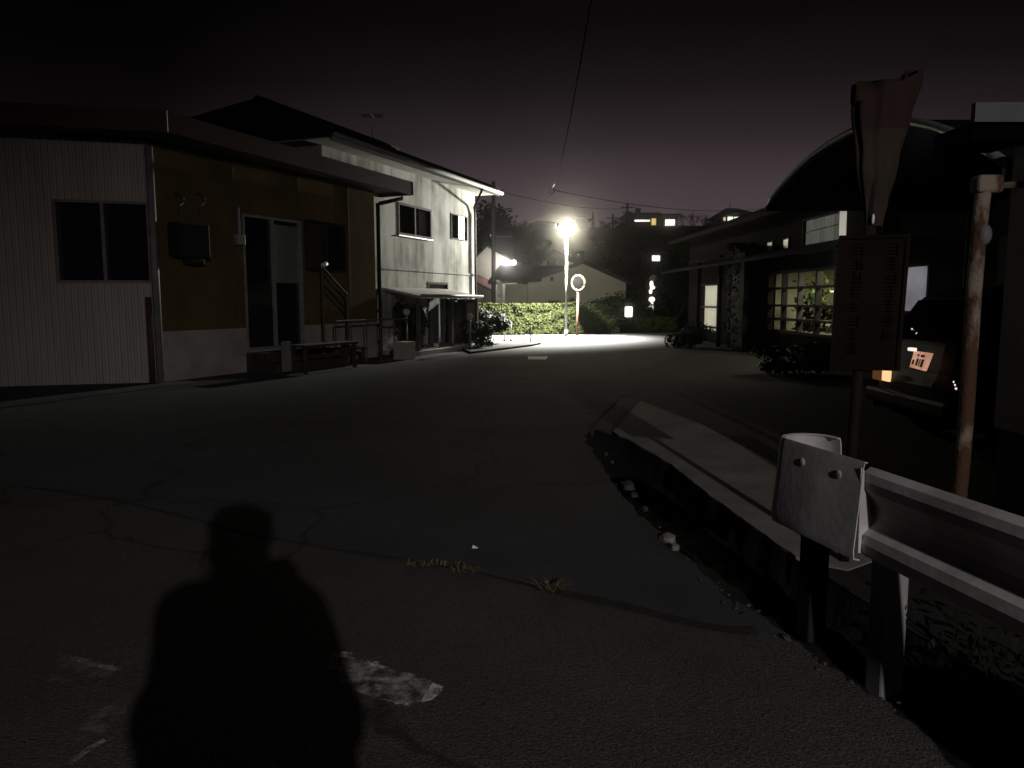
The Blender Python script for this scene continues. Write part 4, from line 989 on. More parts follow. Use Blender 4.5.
def con_proto():
    r_ = random.Random(3); t = thing('conifer', 'x', 'tree', (0, 0, 0), 'trees on the dark hill'); m_ = MB(); m_.tube([(0, 0, -.6), (0, 0, 6)], [.14, .02], 6); m_.build('trunk', 'twig', t); m_ = MB()
    for i in range(1800):
        z = .5 + 5.6 * r_.random() ** 1.2; rr = (6.3 - z) * .24 * math.sqrt(r_.random()) * (1 + .3 * math.sin(z * 7)); a = r_.uniform(0, 6.28)
        m_.leaf(Vector((math.cos(a) * rr, math.sin(a) * rr, z)), Vector((math.cos(a), math.sin(a), .6)), r_.uniform(.08, .16), r_.uniform(0, 6.28), .4)
    m_.build('crown', 'crown', t); return t
P_con = con_proto()
spots = [  # proto, px, y, height px at top, label
 (P_leaf, 481, 62, 196, 'tall dark tree right behind the corner of the pale house'),
 (P_bare, 497, 66, 203, 'twiggy tree between the pale house corner and the lamp'),
 (P_leaf2, 511, 72, 212, 'dark rounded tree left of the lamp glow, lower than its twiggy neighbour'),
 (P_leaf2, 524, 84, 219, 'small dark tree above the two tiny lights'),
 (P_con, 593, 86, 211, 'pointed conifer standing just right of the lamp'),
 (P_leaf2, 604, 92, 219, 'small round tree between the conifer and the short power pole'),
 (P_leaf, 617, 95, 218, 'dark tree beside the thin hilltop power pole'),
 (P_bare, 659, 102, 213, 'bare tree between the two bright hilltop houses'),
 (P_bare, 684, 101, 210, 'bare winter tree just right of the square white window'),
 (P_bare, 694, 103, 210, 'second bare winter tree right of the square white window'),
 (P_bare, 702, 104, 213, 'bare winter tree farthest from the square white window'),
 (P_leaf, 713, 100, 217, 'low dark tree left of the hilltop house by the carport'),
 (P_leaf2, 760, 98, 216, 'dark tree under the tip of the carport roof'),
 (P_leaf, 612, 62, 238, 'dark tree on the slope above the long low house'),
 (P_leaf2, 628, 56, 245, 'dark tree on the slope left of the small lit hillside house'),
 (P_leaf, 690, 66, 240, 'dark tree on the slope right of the small lit hillside house'),
 (P_leaf2, 716, 58, 236, 'broad dark tree on the slope above the curtained window'),
 (P_leaf, 668, 80, 232, 'dark tree high on the slope below the square white window'),
 (P_leaf2, 744, 70, 228, 'dark tree on the slope behind the carport roof tip'),
 (P_leaf, 545, 74, 238, 'dark tree on the slope left below the lamp globe'),
 (P_leaf2, 570, 66, 243, 'dark tree on the slope behind the lamp pole'),
 (P_leaf, 596, 74, 234, 'dark tree on the slope right of the lamp globe'),
 (P_leaf2, 524, 62, 245, 'dark tree on the slope over the white gable lamp'),
 (P_leaf, 655, 46, 268, 'dark garden tree in front of the small lit hillside house'),
 (P_leaf2, 678, 42, 262, 'dark garden tree behind the curtained window house'),
 (P_leaf, 632, 43, 272, 'dark garden tree at the right end of the long low house'),
]
used = set()
HT = {P_leaf: 6.0, P_leaf2: 6.0, P_bare: 6.6, P_con: 6.2}
import mathutils
bpy.context.view_layer.update()
for pr in (P_leaf, P_leaf2, P_bare): HT[pr] = max(v.co.z for ch in pr.children for v in ch.data.vertices)
for i, (pr, px, y, pt, lbl) in enumerate(spots):
    tp = aty(px, pt, y); gz = hill_z(tp.x, y) if y > 47 else -.2; hgt = max(2.2, tp.z - gz); s = hgt / HT[pr]
    if tp.z - gz < 2.2: gz = tp.z - 2.2
    if pr in used: copy_thing(pr, (tp.x, y, gz), lbl, i * 1.7, s)
    else:
        used.add(pr); pr.location = (tp.x, y, gz); pr.scale = (s,) * 3; pr['label'] = lbl; pr.rotation_euler = (0, 0, i * 1.7)
        for ch in pr.children: ch.matrix_parent_inverse = Matrix()
for o_ in COL.objects:
    if o_.parent and o_.parent.get('group') == 'trees on the dark hill': o_.matrix_parent_inverse = Matrix()
clump('shrub', 'faint olive bush catching light on the dark slope', aty(700, 262, 48) - Vector((0, 0, .4)), 1.6, .8, 1.0, 900, .12, 'crown_y', seed=21)
# lights glimpsed through the dark garden
g1 = aty(629.5, 311, 36.5); t = thing('garden_lantern', 'small white lit lantern low in the dark garden right of the hedge', 'lantern', Vector((g1.x, g1.y, 0)))
m_ = MB(); m_.box(g1.x - .20, g1.x + .16, g1.y, g1.y + .25, g1.z - .30, g1.z + .22); m_.build('lit_box', 'w_bright', t, bevel=.05)
m_ = MB(); m_.tube([Vector((g1.x, g1.y + .12, -.1)), Vector((g1.x, g1.y + .12, g1.z - .3))], .06, 6); m_.build('stand', 'fardark', t)
m_ = MB(); m_.tube([Vector((g1.x, g1.y + .12, g1.z + .24)), Vector((g1.x, g1.y + .12, g1.z + .42))], [.3, .1], 8); m_.build('cap', 'pipe', t)
g2 = aty(651.5, 296, 38); t = thing('entrance_light', 'tall broken column of light seen through dark garden branches', 'lamp', Vector((g2.x, g2.y, 0)))
for k_, (px, py, w_, h_) in enumerate(((651.5, 284, .10, .17), (652.5, 287.5, .13, .1), (650.6, 291.5, .09, .12), (651.8, 299.5, .16, .14), (652, 304, .08, .1), (651.8, 308.2, .21, .15))):
    a = aty(px, py, 38); m_ = MB(); m_.sphere(a, 1, 8, 6, (w_, .06, h_)); m_.build('lit_pane', 'w_bright', t, smooth=True)
m_ = MB(); a = aty(652, 311, 38.1); m_.box(g2.x - .06, g2.x + .06, 38.12, 38.2, -.1, aty(652, 276, 38).z); m_.build('column', 'fardark', t)
m_ = MB(); a = aty(653.5, 278, 38); m_.sphere(a, .17, 10, 7, (1.2, .6, 1)); m_.build('shade', 'pipe', t, smooth=True)

# ------------------------------------------------------------------ right-hand house with lit sunroom
RX = 7.0; WR_ = Wall((RX, 15.6, 0), (-.035, 1, 0), (-1, -.035, 0))
rh = thing('sunroom_house', 'dark low house with a lit grid window sunroom behind the carport', 'house', (RX, 20, 0))
def rp(px, py, d=0): return WR_.hit(px, py, d)
S = (rp(836, 300)[0], rp(768, 300)[0], rp(800, 335)[1], rp(800, 269)[1])
CW = (rp(720, 300)[0], rp(701, 300)[0], rp(710, 332)[1], rp(710, 284)[1])
U = (rp(841, 235)[0], rp(803, 235)[0], rp(822, 252)[1], rp(822, 215)[1])
RL = 17.3
WRs = Wall(WR_.p(-5, 0, 0), WR_.u, WR_.n)
sh2 = lambda w_: (w_[0] + 5, w_[1] + 5, w_[2], w_[3])
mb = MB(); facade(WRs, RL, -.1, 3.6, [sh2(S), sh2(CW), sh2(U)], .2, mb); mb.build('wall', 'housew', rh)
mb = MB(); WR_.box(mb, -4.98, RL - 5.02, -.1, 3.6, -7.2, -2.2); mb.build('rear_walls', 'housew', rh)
# sunroom grid window
def grid_window(W, w_, ncol, zrows, gm, name, fm='darkmetal', rec=.12, t=.05):
    f = MB(); a0, a1, z0, z1 = w_
    for q in ((a0, a1, z0, z0 + t), (a0, a1, z1 - t, z1), (a0, a0 + t, z0 + t, z1 - t), (a1 - t, a1, z0 + t, z1 - t)): W.box(f, *q, -rec, .03)
    for k_ in range(1, ncol): c_ = a0 + (a1 - a0) * k_ / ncol; W.box(f, c_ - t * .6, c_ + t * .6, z0 + t, z1 - t, -rec + .01, .02)
    for zr in zrows: c_ = z0 + (z1 - z0) * zr; W.box(f, a0 + t, a1 - t, c_ - .03, c_ + .03, -rec + .02, .012)
    fo = f.build(name, fm, rh)
    return fo
fo = grid_window(WR_, S, 4, (.22, .44, .72), None, 'sunroom_window', t=.07)
# sunroom inside: back wall lit by a strip lamp, a pale arched screen, a shelf of plants
rm = MB(); a0, a1, z0, z1 = S
WR_.box(rm, a0 - .3, a1 + .3, z0 - .2, z1 + .3, -2.1, -2.05); WR_.box(rm, a0 - .3, a1 + .3, z0 - .25, z0 - .2, -2.05, -.205); WR_.box(rm, a0 - .3, a1 + .3, z1 + .3, z1 + .35, -2.05, -.205)
M['roomw'] = mat('sunroom wall', (.34, .33, .24), .8, (.2, .195, .14), 2)
WR_.box(rm, a0 - .35, a0 - .3, z0 - .2, z1 + .3, -2.05, -.205); WR_.box(rm, a1 + .3, a1 + .35, z0 - .2, z1 + .3, -2.05, -.205)
rm.build('sunroom', 'roomw', rh)
# arched pale screen near the near end
arch = MB(); cc = a0 + .75; pts = []
for k_ in range(13):
    an_ = math.pi * k_ / 12; pts.append(WR_.p(cc + .85 * math.cos(an_), z0 + .75 + .75 * math.sin(an_), -.9))
pts = [WR_.p(cc + .85, z0, -.9)] + pts + [WR_.p(cc - .85, z0, -.9)]
arch.prism(pts, WR_.n * .05); M['paleg'] = mat('pale arched screen', (.60, .58, .44), .6, (.45, .43, .32), 2.5); arch.build('arched_screen', 'paleg', rh)
m_ = MB(); WR_.box(m_, a0 + .1, a1 - 1.0, z0 + .62, z0 + .66, -.82, -.45); m_.build('shelf', 'brownwood', rh)
m_ = MB(); WR_.box(m_, a0 + .25, a0 + 2.0, z0 + 1.02, z0 + 1.06, -.84, -.80); m_.build('strip_light', 'strip', rh)
lt = light('AREA', 'room_light', WR_.p(a0 + .9, z1 + .05, -.75), 150, (1, .94, .68), rh, size=1.0); lt.data.size = .6
r_ = random.Random(9); m_ = MB()
for i in range(420):
    p = WR_.p(a1 - 1.9 + r_.gauss(0, .45), z0 + .1 + abs(r_.gauss(0, .55)), -.5 + r_.gauss(0, .12)); m_.leaf(p, Vector((r_.gauss(0, 1), r_.gauss(0, 1), r_.gauss(0, 1))), r_.uniform(.05, .12), r_.uniform(0, 6.28))
m_.build('foliage', 'bamboo', rh)
for i in range(7):
    m_ = MB(); q = WR_.p(a0 + .3 + i * .42, z0 + .08, -.4); m_.tube([q, q + Vector((0, 0, .16)), q + Vector((0, 0, .28))], [.07, .09, .03], 8); m_.build('jar', 'frost', rh)
# curtained sliding window
f = grid_window(WR_, CW, 1, (.52, .10), None, 'sliding_window', t=.05); g = MB(); WR_.box(g, CW[0] + .05, CW[1] - .05, CW[2] + .05, CW[3] - .05, -.14, -.125); g.build('curtain', 'w_cur', f)
# upper translucent panel, its light painted as glow, reflection line a pale tube
f = grid_window(WR_, U, 1, (), None, 'upper_panel', t=.04); g = MB()
n_ = 46
for k_ in range(n_ + 1):
    a = U[0] + .04 + (U[1] - U[0] - .08) * k_ / n_; d = -.06 + .02 * (k_ % 2); g.v += [tuple(WR_.p(a, U[2] + .04, d)), tuple(WR_.p(a, U[3] - .04, d))]
for k_ in range(n_): g.f.append((2 * k_, 2 * k_ + 2, 2 * k_ + 3, 2 * k_ + 1))
g.build('corrugated_sheet', 'panel', f)
m_ = MB(); zz = U[2] + (U[3] - U[2]) * .66; m_.tube([WR_.p(U[0] + .06, zz, -.02), WR_.p(U[1] - .06, zz - .03, -.02)], .014, 6); m_.build('reflection_line', 'alu', f)
M['sheet_glow'] = emat_var('hanging sheet painted glow', (.30, .30, .34), (.17, .17, .20), .5, 2)
w_ = (rp(928, 290)[0], rp(906, 290)[0], rp(916, 311)[1], rp(916, 267)[1]); f = MB(); WR_.box(f, w_[0] - .05, w_[1] + .05, w_[2] - .05, w_[3] + .05, .002, .03); fo2 = f.build('window', 'darkmetal', rh); g = MB(); WR_.box(g, *w_, .031, .036); g.build('pane', 'sheet_glow', fo2)  # hanging sheet built as a pane, its light painted as glow
# upper small panes and roofs
for px0, px1 in ((768, 774), (784, 790)):
    w_ = (rp(px1, 245)[0], rp(px0, 245)[0], rp(775, 258)[1] if px0 < 780 else rp(787, 256)[1], rp(775, 240)[1]); f = MB(); WR_.box(f, *w_, .002, .03); fo2 = f.build('window', 'darkmetal', rh); g = MB(); WR_.box(g, w_[0] + .05, w_[1] - .05, w_[2] + .05, w_[3] - .05, .031, .036); g.build('pane', 'frost', fo2)
mb = MB(); e = [WR_.p(-5.4, 3.55, .75), WR_.p(RL - 4.7, 3.55, .75), WR_.p(RL - 4.7, 3.55, -8), WR_.p(-5.4, 3.55, -8)]; rd_ = [WR_.p(-2, 5.1, -3.6), WR_.p(RL - 7.4, 5.1, -3.6)]
mb.add(e + rd_, [(0, 1, 5, 4), (2, 3, 4, 5), (3, 0, 4), (1, 2, 5), (3, 2, 1, 0)]); mb.build('roof', 'tile', rh)
mb = MB(); WR_.box(mb, -5.4, RL - 4.7, 3.42, 3.54, .68, .78); mb.build('eave_board', 'signink', rh)
mb = MB(); e = [WR_.p(-1.4, 2.36, 1.0), WR_.p(RL - 4.8, 2.36, 1.0), WR_.p(RL - 4.8, 2.62, .004), WR_.p(-1.4, 2.62, .004)]; mb.add(e + [q + Vector((0, 0, .07)) for q in e], [(3, 2, 1, 0), (4, 5, 6, 7), (0, 1, 5, 4), (1, 2, 6, 5), (2, 3, 7, 6), (3, 0, 4, 7)]); mb.build('lean_roof', 'signink', rh)
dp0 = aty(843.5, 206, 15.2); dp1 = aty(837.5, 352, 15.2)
m_ = MB(); m_.tube([dp0, aty(841, 282, 15.2)], .065, 10); m_.build('downpipe_glow', 'pipe_glow', rh, smooth=True)  # upper part of the downpipe, lamplight on it painted as glow
m_ = MB(); m_.tube([aty(841, 282, 15.2) - Vector((0, 0, .01)), dp1], .06, 10); m_.build('downpipe', 'fascia', rh, smooth=True)
# trellis and dark shrubs in front of the house
tr = thing('trellis', 'dark timber trellis standing before the sunroom house front', 'trellis', (5.9, 20, 0))
for px, y in ((718, 22.5), (697, 24)):
    a = aty(px, 345, y); m_ = MB(); m_.box(a.x - .06, a.x + .06, y - .06, y + .06, 0, aty(px, 255 if px > 700 else 262, y).z); m_.build('post', 'signink', tr)
a = aty(690, 262, 24.5); b = aty(760, 256, 20); m_ = MB(); m_.tube([a, b], .06, 6); m_.build('beam', 'signink', tr)
m_ = MB(); b0_ = aty(760, 345, 20); m_.box(b0_.x - .06, b0_.x + .06, 19.94, 20.06, 0, b.z); m_.build('post', 'signink', tr)
hedge('cover_hedge', 'tall dark hedge added to darken the house front between curtained window and sunroom', (6.35, 20.2, 0), (6.42, 21.7, 0), .5, 2.9, 4000, 61, 'weed')  # hedge added to cover the house front where lamplight reached it
for (px, y, rx, rz_, lb, sd) in ((690, 22, .7, .45, 'low shrub at the road edge below the curtained window', 41), (662, 36, 1.3, .7, 'dark bush beside the garden lights', 44), (800, 14.0, 1.0, .35, 'low dark shrub beneath the sunroom window', 45)):
    c = aty(px, 340, y); c.z = -.03; clump('shrub', lb, c, rx, rx * .7, rz_, 1400, .06, 'weed', seed=sd)

# ------------------------------------------------------------------ carport and car
cp = thing('carport', 'arched dark carport roof over the black car', 'carport', (4.6, 7.4, 0)); CX0, CX1 = 3.35, 6.2; Y0, Y1 = 5.1, 9.9
NA = 20
def arc(t, x): # across the span in y
    y = Y0 + (Y1 - Y0) * t; q = y - 7.55; z = 3.02 - (.125 if q < 0 else .076) * q * q; return Vector((x, y, z))
mb = MB()
for i in range(NA + 1):
    for x in (CX0, CX1): p = arc(i / NA, x); mb.v += [tuple(p), tuple(p + Vector((0, 0, .03)))]
for i in range(NA):
    q = i * 4; mb.f += [(q, q + 4, q + 6, q + 2), (q + 1, q + 3, q + 7, q + 5), (q, q + 1, q + 5, q + 4), (q + 2, q + 6, q + 7, q + 3)]
mb.f += [(0, 2, 3, 1), (NA * 4, NA * 4 + 1, NA * 4 + 3, NA * 4 + 2)]
mb.build('roof_sheet', 'poly', cp, smooth=False)
for x in (CX0 - .03, (CX0 + CX1) / 2, CX1 + .03):
    m_ = MB(); m_.tube([arc(i / NA, x) + Vector((0, 0, .02)) for i in range(NA + 1)], .035, 8); m_.build('rib', 'alu' if x < CX0 else 'darkmetal', cp, smooth=True)
for t_ in (0, 1):
    m_ = MB(); a = arc(t_, CX0 - .05); b = arc(t_, CX1 + .05); m_.tube([a, b], .05, 8); m_.build('edge_beam', 'darkmetal', cp, smooth=True)
for x in (4.9, 6.0):
    m_ = MB(); a = arc(1, x); m_.tube([Vector((x, a.y, -.1)), a], .055, 10); m_.build('post', 'darkmetal', cp, smooth=True)
for x in (4.9, 6.0):
    m_ = MB(); a = arc(0, x); m_.tube([Vector((x, a.y, -.1)), a], .055, 10); m_.build('post', 'darkmetal', cp, smooth=True)
m_ = MB(); m_.box(6.25, 6.3, Y0 + .3, Y1 - .2, 0, 2.2); m_.build('rear_screen', 'fardark', cp)
# car: rear end towards the road, nose away
KX = 3.9; KY0, KY1 = 6.42, 8.02; KYC = (KY0 + KY1) / 2
car = thing('parked_car', 'black hatchback parked under the carport with its lit tail lamp and plate facing the road', 'car', (KX + 1.8, KYC, 0))
side = [(.00, .30), (-.05, .42), (-.06, .60), (.00, .72), (.05, .98), (.30, 1.42), (.50, 1.52), (1.3, 1.56), (2.05, 1.50), (2.75, 1.02), (3.45, .88), (3.62, .70), (3.64, .40), (3.55, .26), (.1, .22)]
def car_w(z): return .74 if z < .95 else .74 - (z - .95) * .22
mb = MB(); rows = 9
for i in range(rows):
    s_ = -1 + 2 * i / (rows - 1); ss = math.copysign(abs(s_) ** .8, s_)
    for x, z in side:
        rnd_ = 1 - .10 * abs(s_) ** 6; mb.v.append((KX + (x if x > 1.8 else x + .10 * abs(s_) ** 4) , KYC + ss * car_w(z), z))
k_ = len(side)
for i in range(rows - 1):
    for j in range(k_): mb.f.append((i * k_ + j, i * k_ + (j + 1) % k_, (i + 1) * k_ + (j + 1) % k_, (i + 1) * k_ + j))
mb.f += [tuple(range(k_)), tuple((rows - 1) * k_ + j for j in range(k_))]
mb.build('body', 'car', car, smooth=False, bevel=.03)
m_ = MB(); m_.add([(KX + .055, KYC - .56, 1.02), (KX + .055, KYC + .56, 1.02), (KX + .285, KYC + .50, 1.40), (KX + .285, KYC - .50, 1.40), (KX + .10, KYC - .56, 1.0), (KX + .10, KYC + .56, 1.0), (KX + .33, KYC + .5, 1.38), (KX + .33, KYC - .5, 1.38)], [(0, 1, 2, 3), (0, 3, 7, 4), (1, 5, 6, 2), (3, 2, 6, 7), (0, 4, 5, 1)]); m_.build('rear_window', 'carglass', car)
for s_ in (-1, 1):
    m_ = MB(); y = KYC + s_ * .675; m_.add([(KX + .75, y, 1.02), (KX + 2.3, y, 1.02), (KX + 1.9, y - s_ * .07, 1.42), (KX + .9, y - s_ * .07, 1.42), (KX + .75, y + s_ * .03, 1.02), (KX + 2.3, y + s_ * .03, 1.02), (KX + 1.9, y - s_ * .045, 1.42), (KX + .9, y - s_ * .045, 1.42)], [(4, 5, 6, 7), (0, 1, 5, 4), (2, 3, 7, 6), (1, 2, 6, 5), (3, 0, 4, 7)]); m_.build('side_window', 'carglass', car)
    for x in (.62, 2.85):
        m_ = MB(); y0 = KYC + s_ * .60; m_.tube([Vector((KX + x, y0, .29)), Vector((KX + x, y0 + s_ * .02, .29)), Vector((KX + x, y0 + s_ * .15, .29)), Vector((KX + x, y0 + s_ * .16, .29))], [.26, .29, .29, .25], 24); wo = m_.build('wheel', 'tyre', car, smooth=True)
        m_ = MB(); m_.tube([Vector((KX + x, y0 + s_ * .155, .29)), Vector((KX + x, y0 + s_ * .175, .29))], [.19, .10], 16); m_.build('rim', 'alu', wo)
def tail(px0, px1, py0, py1, mt, nm):
    a = atx(px0, py0, KX - .055); b = atx(px1, py1, KX - .055); y0, y1 = sorted((a.y, b.y)); z0, z1 = sorted((a.z, b.z)); m_ = MB(); m_.box(KX - .082, KX - .05, y0, y1, z0, z1); return m_.build(nm, mt, car, bevel=.012)
M['tailglow'] = emat('tail lamp glow', (.55, .20, .07), .14)
tail(875, 884, 367, 381, 'tailglow', 'tail_lamp'); lo = tail(884.5, 891, 367.5, 382, 'tailon', 'tail_lamp'); lo['label'] = 'glowing amber tail lamp'
tail(949, 959, 378, 392, 'tailred', 'tail_lamp')
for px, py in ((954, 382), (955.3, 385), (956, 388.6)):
    a = atx(px, py, KX - .08); m_ = MB(); m_.sphere(a, .010, 8, 6); m_.build('reflector', emat('painted reflector glint', (1, .9, .85), .9), car, smooth=True)  # reflected glints painted as small glowing beads
# plate, leaning back with the hatch; its light is painted as emission
pa = [atx(px, py, KX + d) for px, py, d in ((914, 351, -.05), (931.5, 353.5, -.05), (924.5, 371, -.10), (909.5, 367, -.10))]
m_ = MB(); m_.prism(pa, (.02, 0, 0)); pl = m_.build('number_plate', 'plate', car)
def pq(u, v): return pa[3].lerp(pa[2], u).lerp(pa[0].lerp(pa[1], u), v) + Vector((-.004, 0, 0))
m_ = MB()
for (u0, u1, v0, v1) in ((.30, .42, .74, .86), (.50, .72, .72, .86), (.10, .22, .2, .5), (.34, .46, .18, .6), (.52, .58, .18, .6), (.64, .78, .16, .6)):
    m_.prism([pq(u0, v0), pq(u1, v0), pq(u1, v1), pq(u0, v1)], (-.002, 0, 0))
m_.build('plate_marks', 'plateink', pl)
m_ = MB(); c = (pa[0] + Vector((-.01, .02, .01))); m_.box(c.x - .02, c.x + .02, c.y - .05, c.y + .04, c.z - .01, c.z + .02); m_.build('plate_lamp', emat('plate lamp', (1, .9, .8), 1.0), pl)
a = atx(882, 389, KX - .09); b = atx(908, 398, KX - .09); m_ = MB(); m_.tube([a, b], .009, 6); m_.build('bumper_trim', 'chrome', car)
m_ = MB(); m_.box(KX - .10, KX + .05, KY0 + .05, KY1 - .05, .34, .50); m_.build('bumper', 'car', car, bevel=.04)
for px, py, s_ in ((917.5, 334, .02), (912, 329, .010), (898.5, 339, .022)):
    a = atx(px, py, KX + .10); m_ = MB(); m_.sphere(a, s_, 8, 6, (1, .8, 1.0 if s_ < .021 else 1.8)); m_.build('painted_glint', emat('painted car glint', (.8, .85, .9), .7), car, smooth=True)  # reflections on the car painted as glowing spots
# ------------------------------------------------------------------ shed at the right edge
sd = thing('shed', 'grey sheet shed with a peeling corner post at the right edge', 'shed', (2.78, 4.4, 0)); SX = 2.98
m_ = MB(); m_.box(SX, SX + 4.0, -.2, 4.55, .62, 2.30); m_.build('sheet_wall', 'shedwall', sd)
m_ = MB(); m_.box(SX + .02, SX + 3.95, -.18, 4.53, -.05, .617); m_.build('base_wall', 'fardark', sd)
m_ = MB(); m_.box(SX - .02, SX + .04, -.2, 4.58, 2.303, 2.36); m_.build('top_rail', 'brownwood', sd)
m_ = MB(); m_.box(SX - .02, SX + 4.2, -.3, 4.72, 2.38, 2.42); m_.build('roof', 'rooft', sd)
m_ = MB(); m_.box(2.585, SX + 4.2, 4.30, 4.34, 2.39, 2.495); m_.build('fascia', 'shedfascia', sd)
m_ = MB(); m_.box(2.60, SX - .03, 4.345, 4.72, 2.30, 2.40); m_.build('front_canopy', 'signink', sd)
pb = Vector((2.74, 4.47, 0)); m_ = MB(); 
pts = [Vector((pb.x + .03 * (z / 2.3) + .008 * math.sin(z * 3), pb.y, z)) for z in [-.1 + 2.21 * q / 14 for q in range(15)]]
m_.tube(pts, .042, 12); m_.build('corner_post', 'rustpost', sd, smooth=True)
m_ = MB(); m_.box(pb.x - .03, pb.x + .12, pb.y - .05, pb.y + .05, 2.02, 2.125); m_.build('bracket', 'rustpost', sd, bevel=.02)
m_ = MB(); m_.sphere((pb.x + .03, pb.y - .03, 1.78), .040, 10, 8, (1, 1, 1.6)); m_.build('wrapping', 'pipe', sd, smooth=True)
m_ = MB(); m_.tube([(pb.x + .06, pb.y, 2.06), (SX + .4, pb.y - .1, 2.10)], .02, 6); m_.build('stay', 'brownwood', sd)

bw = thing('shade_wall', 'unseen grey concrete block wall added beside the shed to shade the yard', 'wall', (2.62, .9, 0))  # unseen wall, added to keep lamplight off the yard
m_ = MB(); m_.box(2.56, 2.70, -1.6, 2.0, -.1, 1.52); m_.build('blocks', 'stone', bw)
m_ = MB(); m_.box(2.54, 2.72, -1.62, 2.02, 1.523, 1.58); m_.build('coping', 'concrete', bw, bevel=.01)

# ------------------------------------------------------------------ the photographer (stands right behind the camera, only the shadow is in the picture)
PX, PY = 0.06, -.27
per = thing('person', 'standing photographer whose long shadow falls on the road, phone held up in both hands', 'person', (PX, PY, 0))
def cap_chain(mb, pts, rs, n=12):
    pts = [Vector(p) for p in pts]
    mb.tube(pts, rs, n)
    for p, r in zip(pts, rs): mb.sphere(p, r * .995, n, 8)
def bp(x, y, z): return Vector((PX + x, PY + y, z))
def remesh(o, voxel, smooth=6):
    md = o.modifiers.new('Union', 'REMESH'); md.mode = 'VOXEL'; md.voxel_size = voxel; md.use_smooth_shade = True
    md = o.modifiers.new('Soften', 'SMOOTH'); md.iterations = smooth; md.factor = .5
body = MB()
cap_chain(body, [bp(0, 0, .95), bp(0, 0, 1.1), bp(0, .0, 1.28), bp(0, .0, 1.38)], [.15, .14, .16, .13])
cap_chain(body, [bp(0, .0, 1.40), bp(0, .02, 1.52)], [.06, .055])
body.sphere(bp(0, .03, 1.585), .105, 20, 14, (.78, .95, 1.16))          # skull
body.sphere(bp(0, .075, 1.53), .06, 14, 10, (.85, .8, .9))              # jaw
body.tube([bp(0, .125, 1.60), bp(0, .155, 1.562), bp(0, .13, 1.553)], [.008, .017, .012], 8)   # nose
body.sphere(bp(0, .122, 1.525), .022, 10, 6, (1.2, .5, .45))            # mouth
for s_ in (-1, 1):
    body.sphere(bp(s_ * .083, .03, 1.575), .03, 10, 8, (.3, .7, 1.1))   # ears
    body.sphere(bp(s_ * .033, .108, 1.592), .016, 10, 8)                # eyes
    cap_chain(body, [bp(s_ * .18, 0, 1.38), bp(s_ * .215, .03, 1.10), bp(s_ * .17, .14, 1.26), bp(s_ * .105, .205, 1.36)], [.062, .046, .036, .027])
    cap_chain(body, [bp(s_ * .105, .205, 1.36), bp(s_ * .09, .228, 1.395)], [.03, .034])
    for q in range(4):   # fingers curl round the phone edge
        L_ = (.062, .070, .066, .052)[q]; z = 1.375 + .018 * q; x = s_ * .088
        cap_chain(body, [bp(x, .235, z), bp(x - s_ * .004, .257, z + .004), bp(x - s_ * L_ * .45, .262, z + .006), bp(x - s_ * L_ * .75, .259, z + .004)], [.009, .0085, .008, .007], 8)
    cap_chain(body, [bp(s_ * .095, .22, 1.42), bp(s_ * .078, .232, 1.425), bp(s_ * .050, .232, 1.418)], [.011, .010, .008], 8)   # thumb
    cap_chain(body, [bp(s_ * .09, 0, .92), bp(s_ * .11, .02, .50), bp(s_ * .12, -.01, .09)], [.085, .058, .042])
    cap_chain(body, [bp(s_ * .12, -.03, .045), bp(s_ * .13, .14, .035)], [.045, .035])
o = body.build('body', 'skin', per); remesh(o, .007)
jk = MB(); cap_chain(jk, [bp(-.05, 0, .78), bp(-.05, 0, 1.0), bp(-.04, 0, 1.15), bp(-.02, 0, 1.30), bp(0, 0, 1.39)], [.20, .205, .20, .19, .11]); cap_chain(jk, [bp(.06, 0, .78), bp(.06, 0, 1.0), bp(.05, 0, 1.18)], [.20, .205, .19])
cap_chain(jk, [bp(-.17, 0, 1.35), bp(0, 0, 1.38), bp(.17, 0, 1.355)], [.09, .10, .09])
for s_ in (-1, 1): cap_chain(jk, [bp(s_ * .19, 0, 1.345), bp(s_ * .215, .03, 1.09), bp(s_ * .17, .13, 1.25), bp(s_ * .12, .185, 1.33)], [.09, .09, .075, .058])
o = jk.build('jacket', 'person_cloth', per); remesh(o, .012)
tr_ = MB()
for s_ in (-1, 1): cap_chain(tr_, [bp(s_ * .085, 0, .90), bp(s_ * .11, .02, .50), bp(s_ * .12, -.01, .10)], [.115, .085, .07])
o = tr_.build('trousers', 'trouser', per); remesh(o, .012)
hr_ = MB(); hr_.sphere(bp(0, .005, 1.625), .128, 20, 14, (.95, .98, .9)); hr_.sphere(bp(0, -.03, 1.57), .118, 16, 10, (.98, .85, 1.0)); 
for q in range(26):
    a_ = q * 2.4; e_ = .25 + .045 * q; hr_.sphere(bp(.105 * math.cos(a_) * math.cos(e_ * .9), -.01 + .105 * math.sin(a_) * math.cos(e_ * .9), 1.635 + .095 * math.sin(e_)), .022 + .010 * (q % 3), 8, 6)
o = hr_.build('hair', 'hair', per); remesh(o, .008)
for s_ in (-1, 1):
    m_ = MB(); cap_chain(m_, [bp(s_ * .12, -.04, .05), bp(s_ * .125, .04, .055), bp(s_ * .13, .16, .038)], [.055, .055, .045]); o = m_.build('shoe', 'hair', per); remesh(o, .01)
ph = MB(); ph.box(PX - .082, PX + .082, PY + .236, PY + .245, 1.362, 1.438); tag(ph.build('phone', 'car', bevel=.004), 'slim dark phone held level in both hands by the photographer', 'phone')

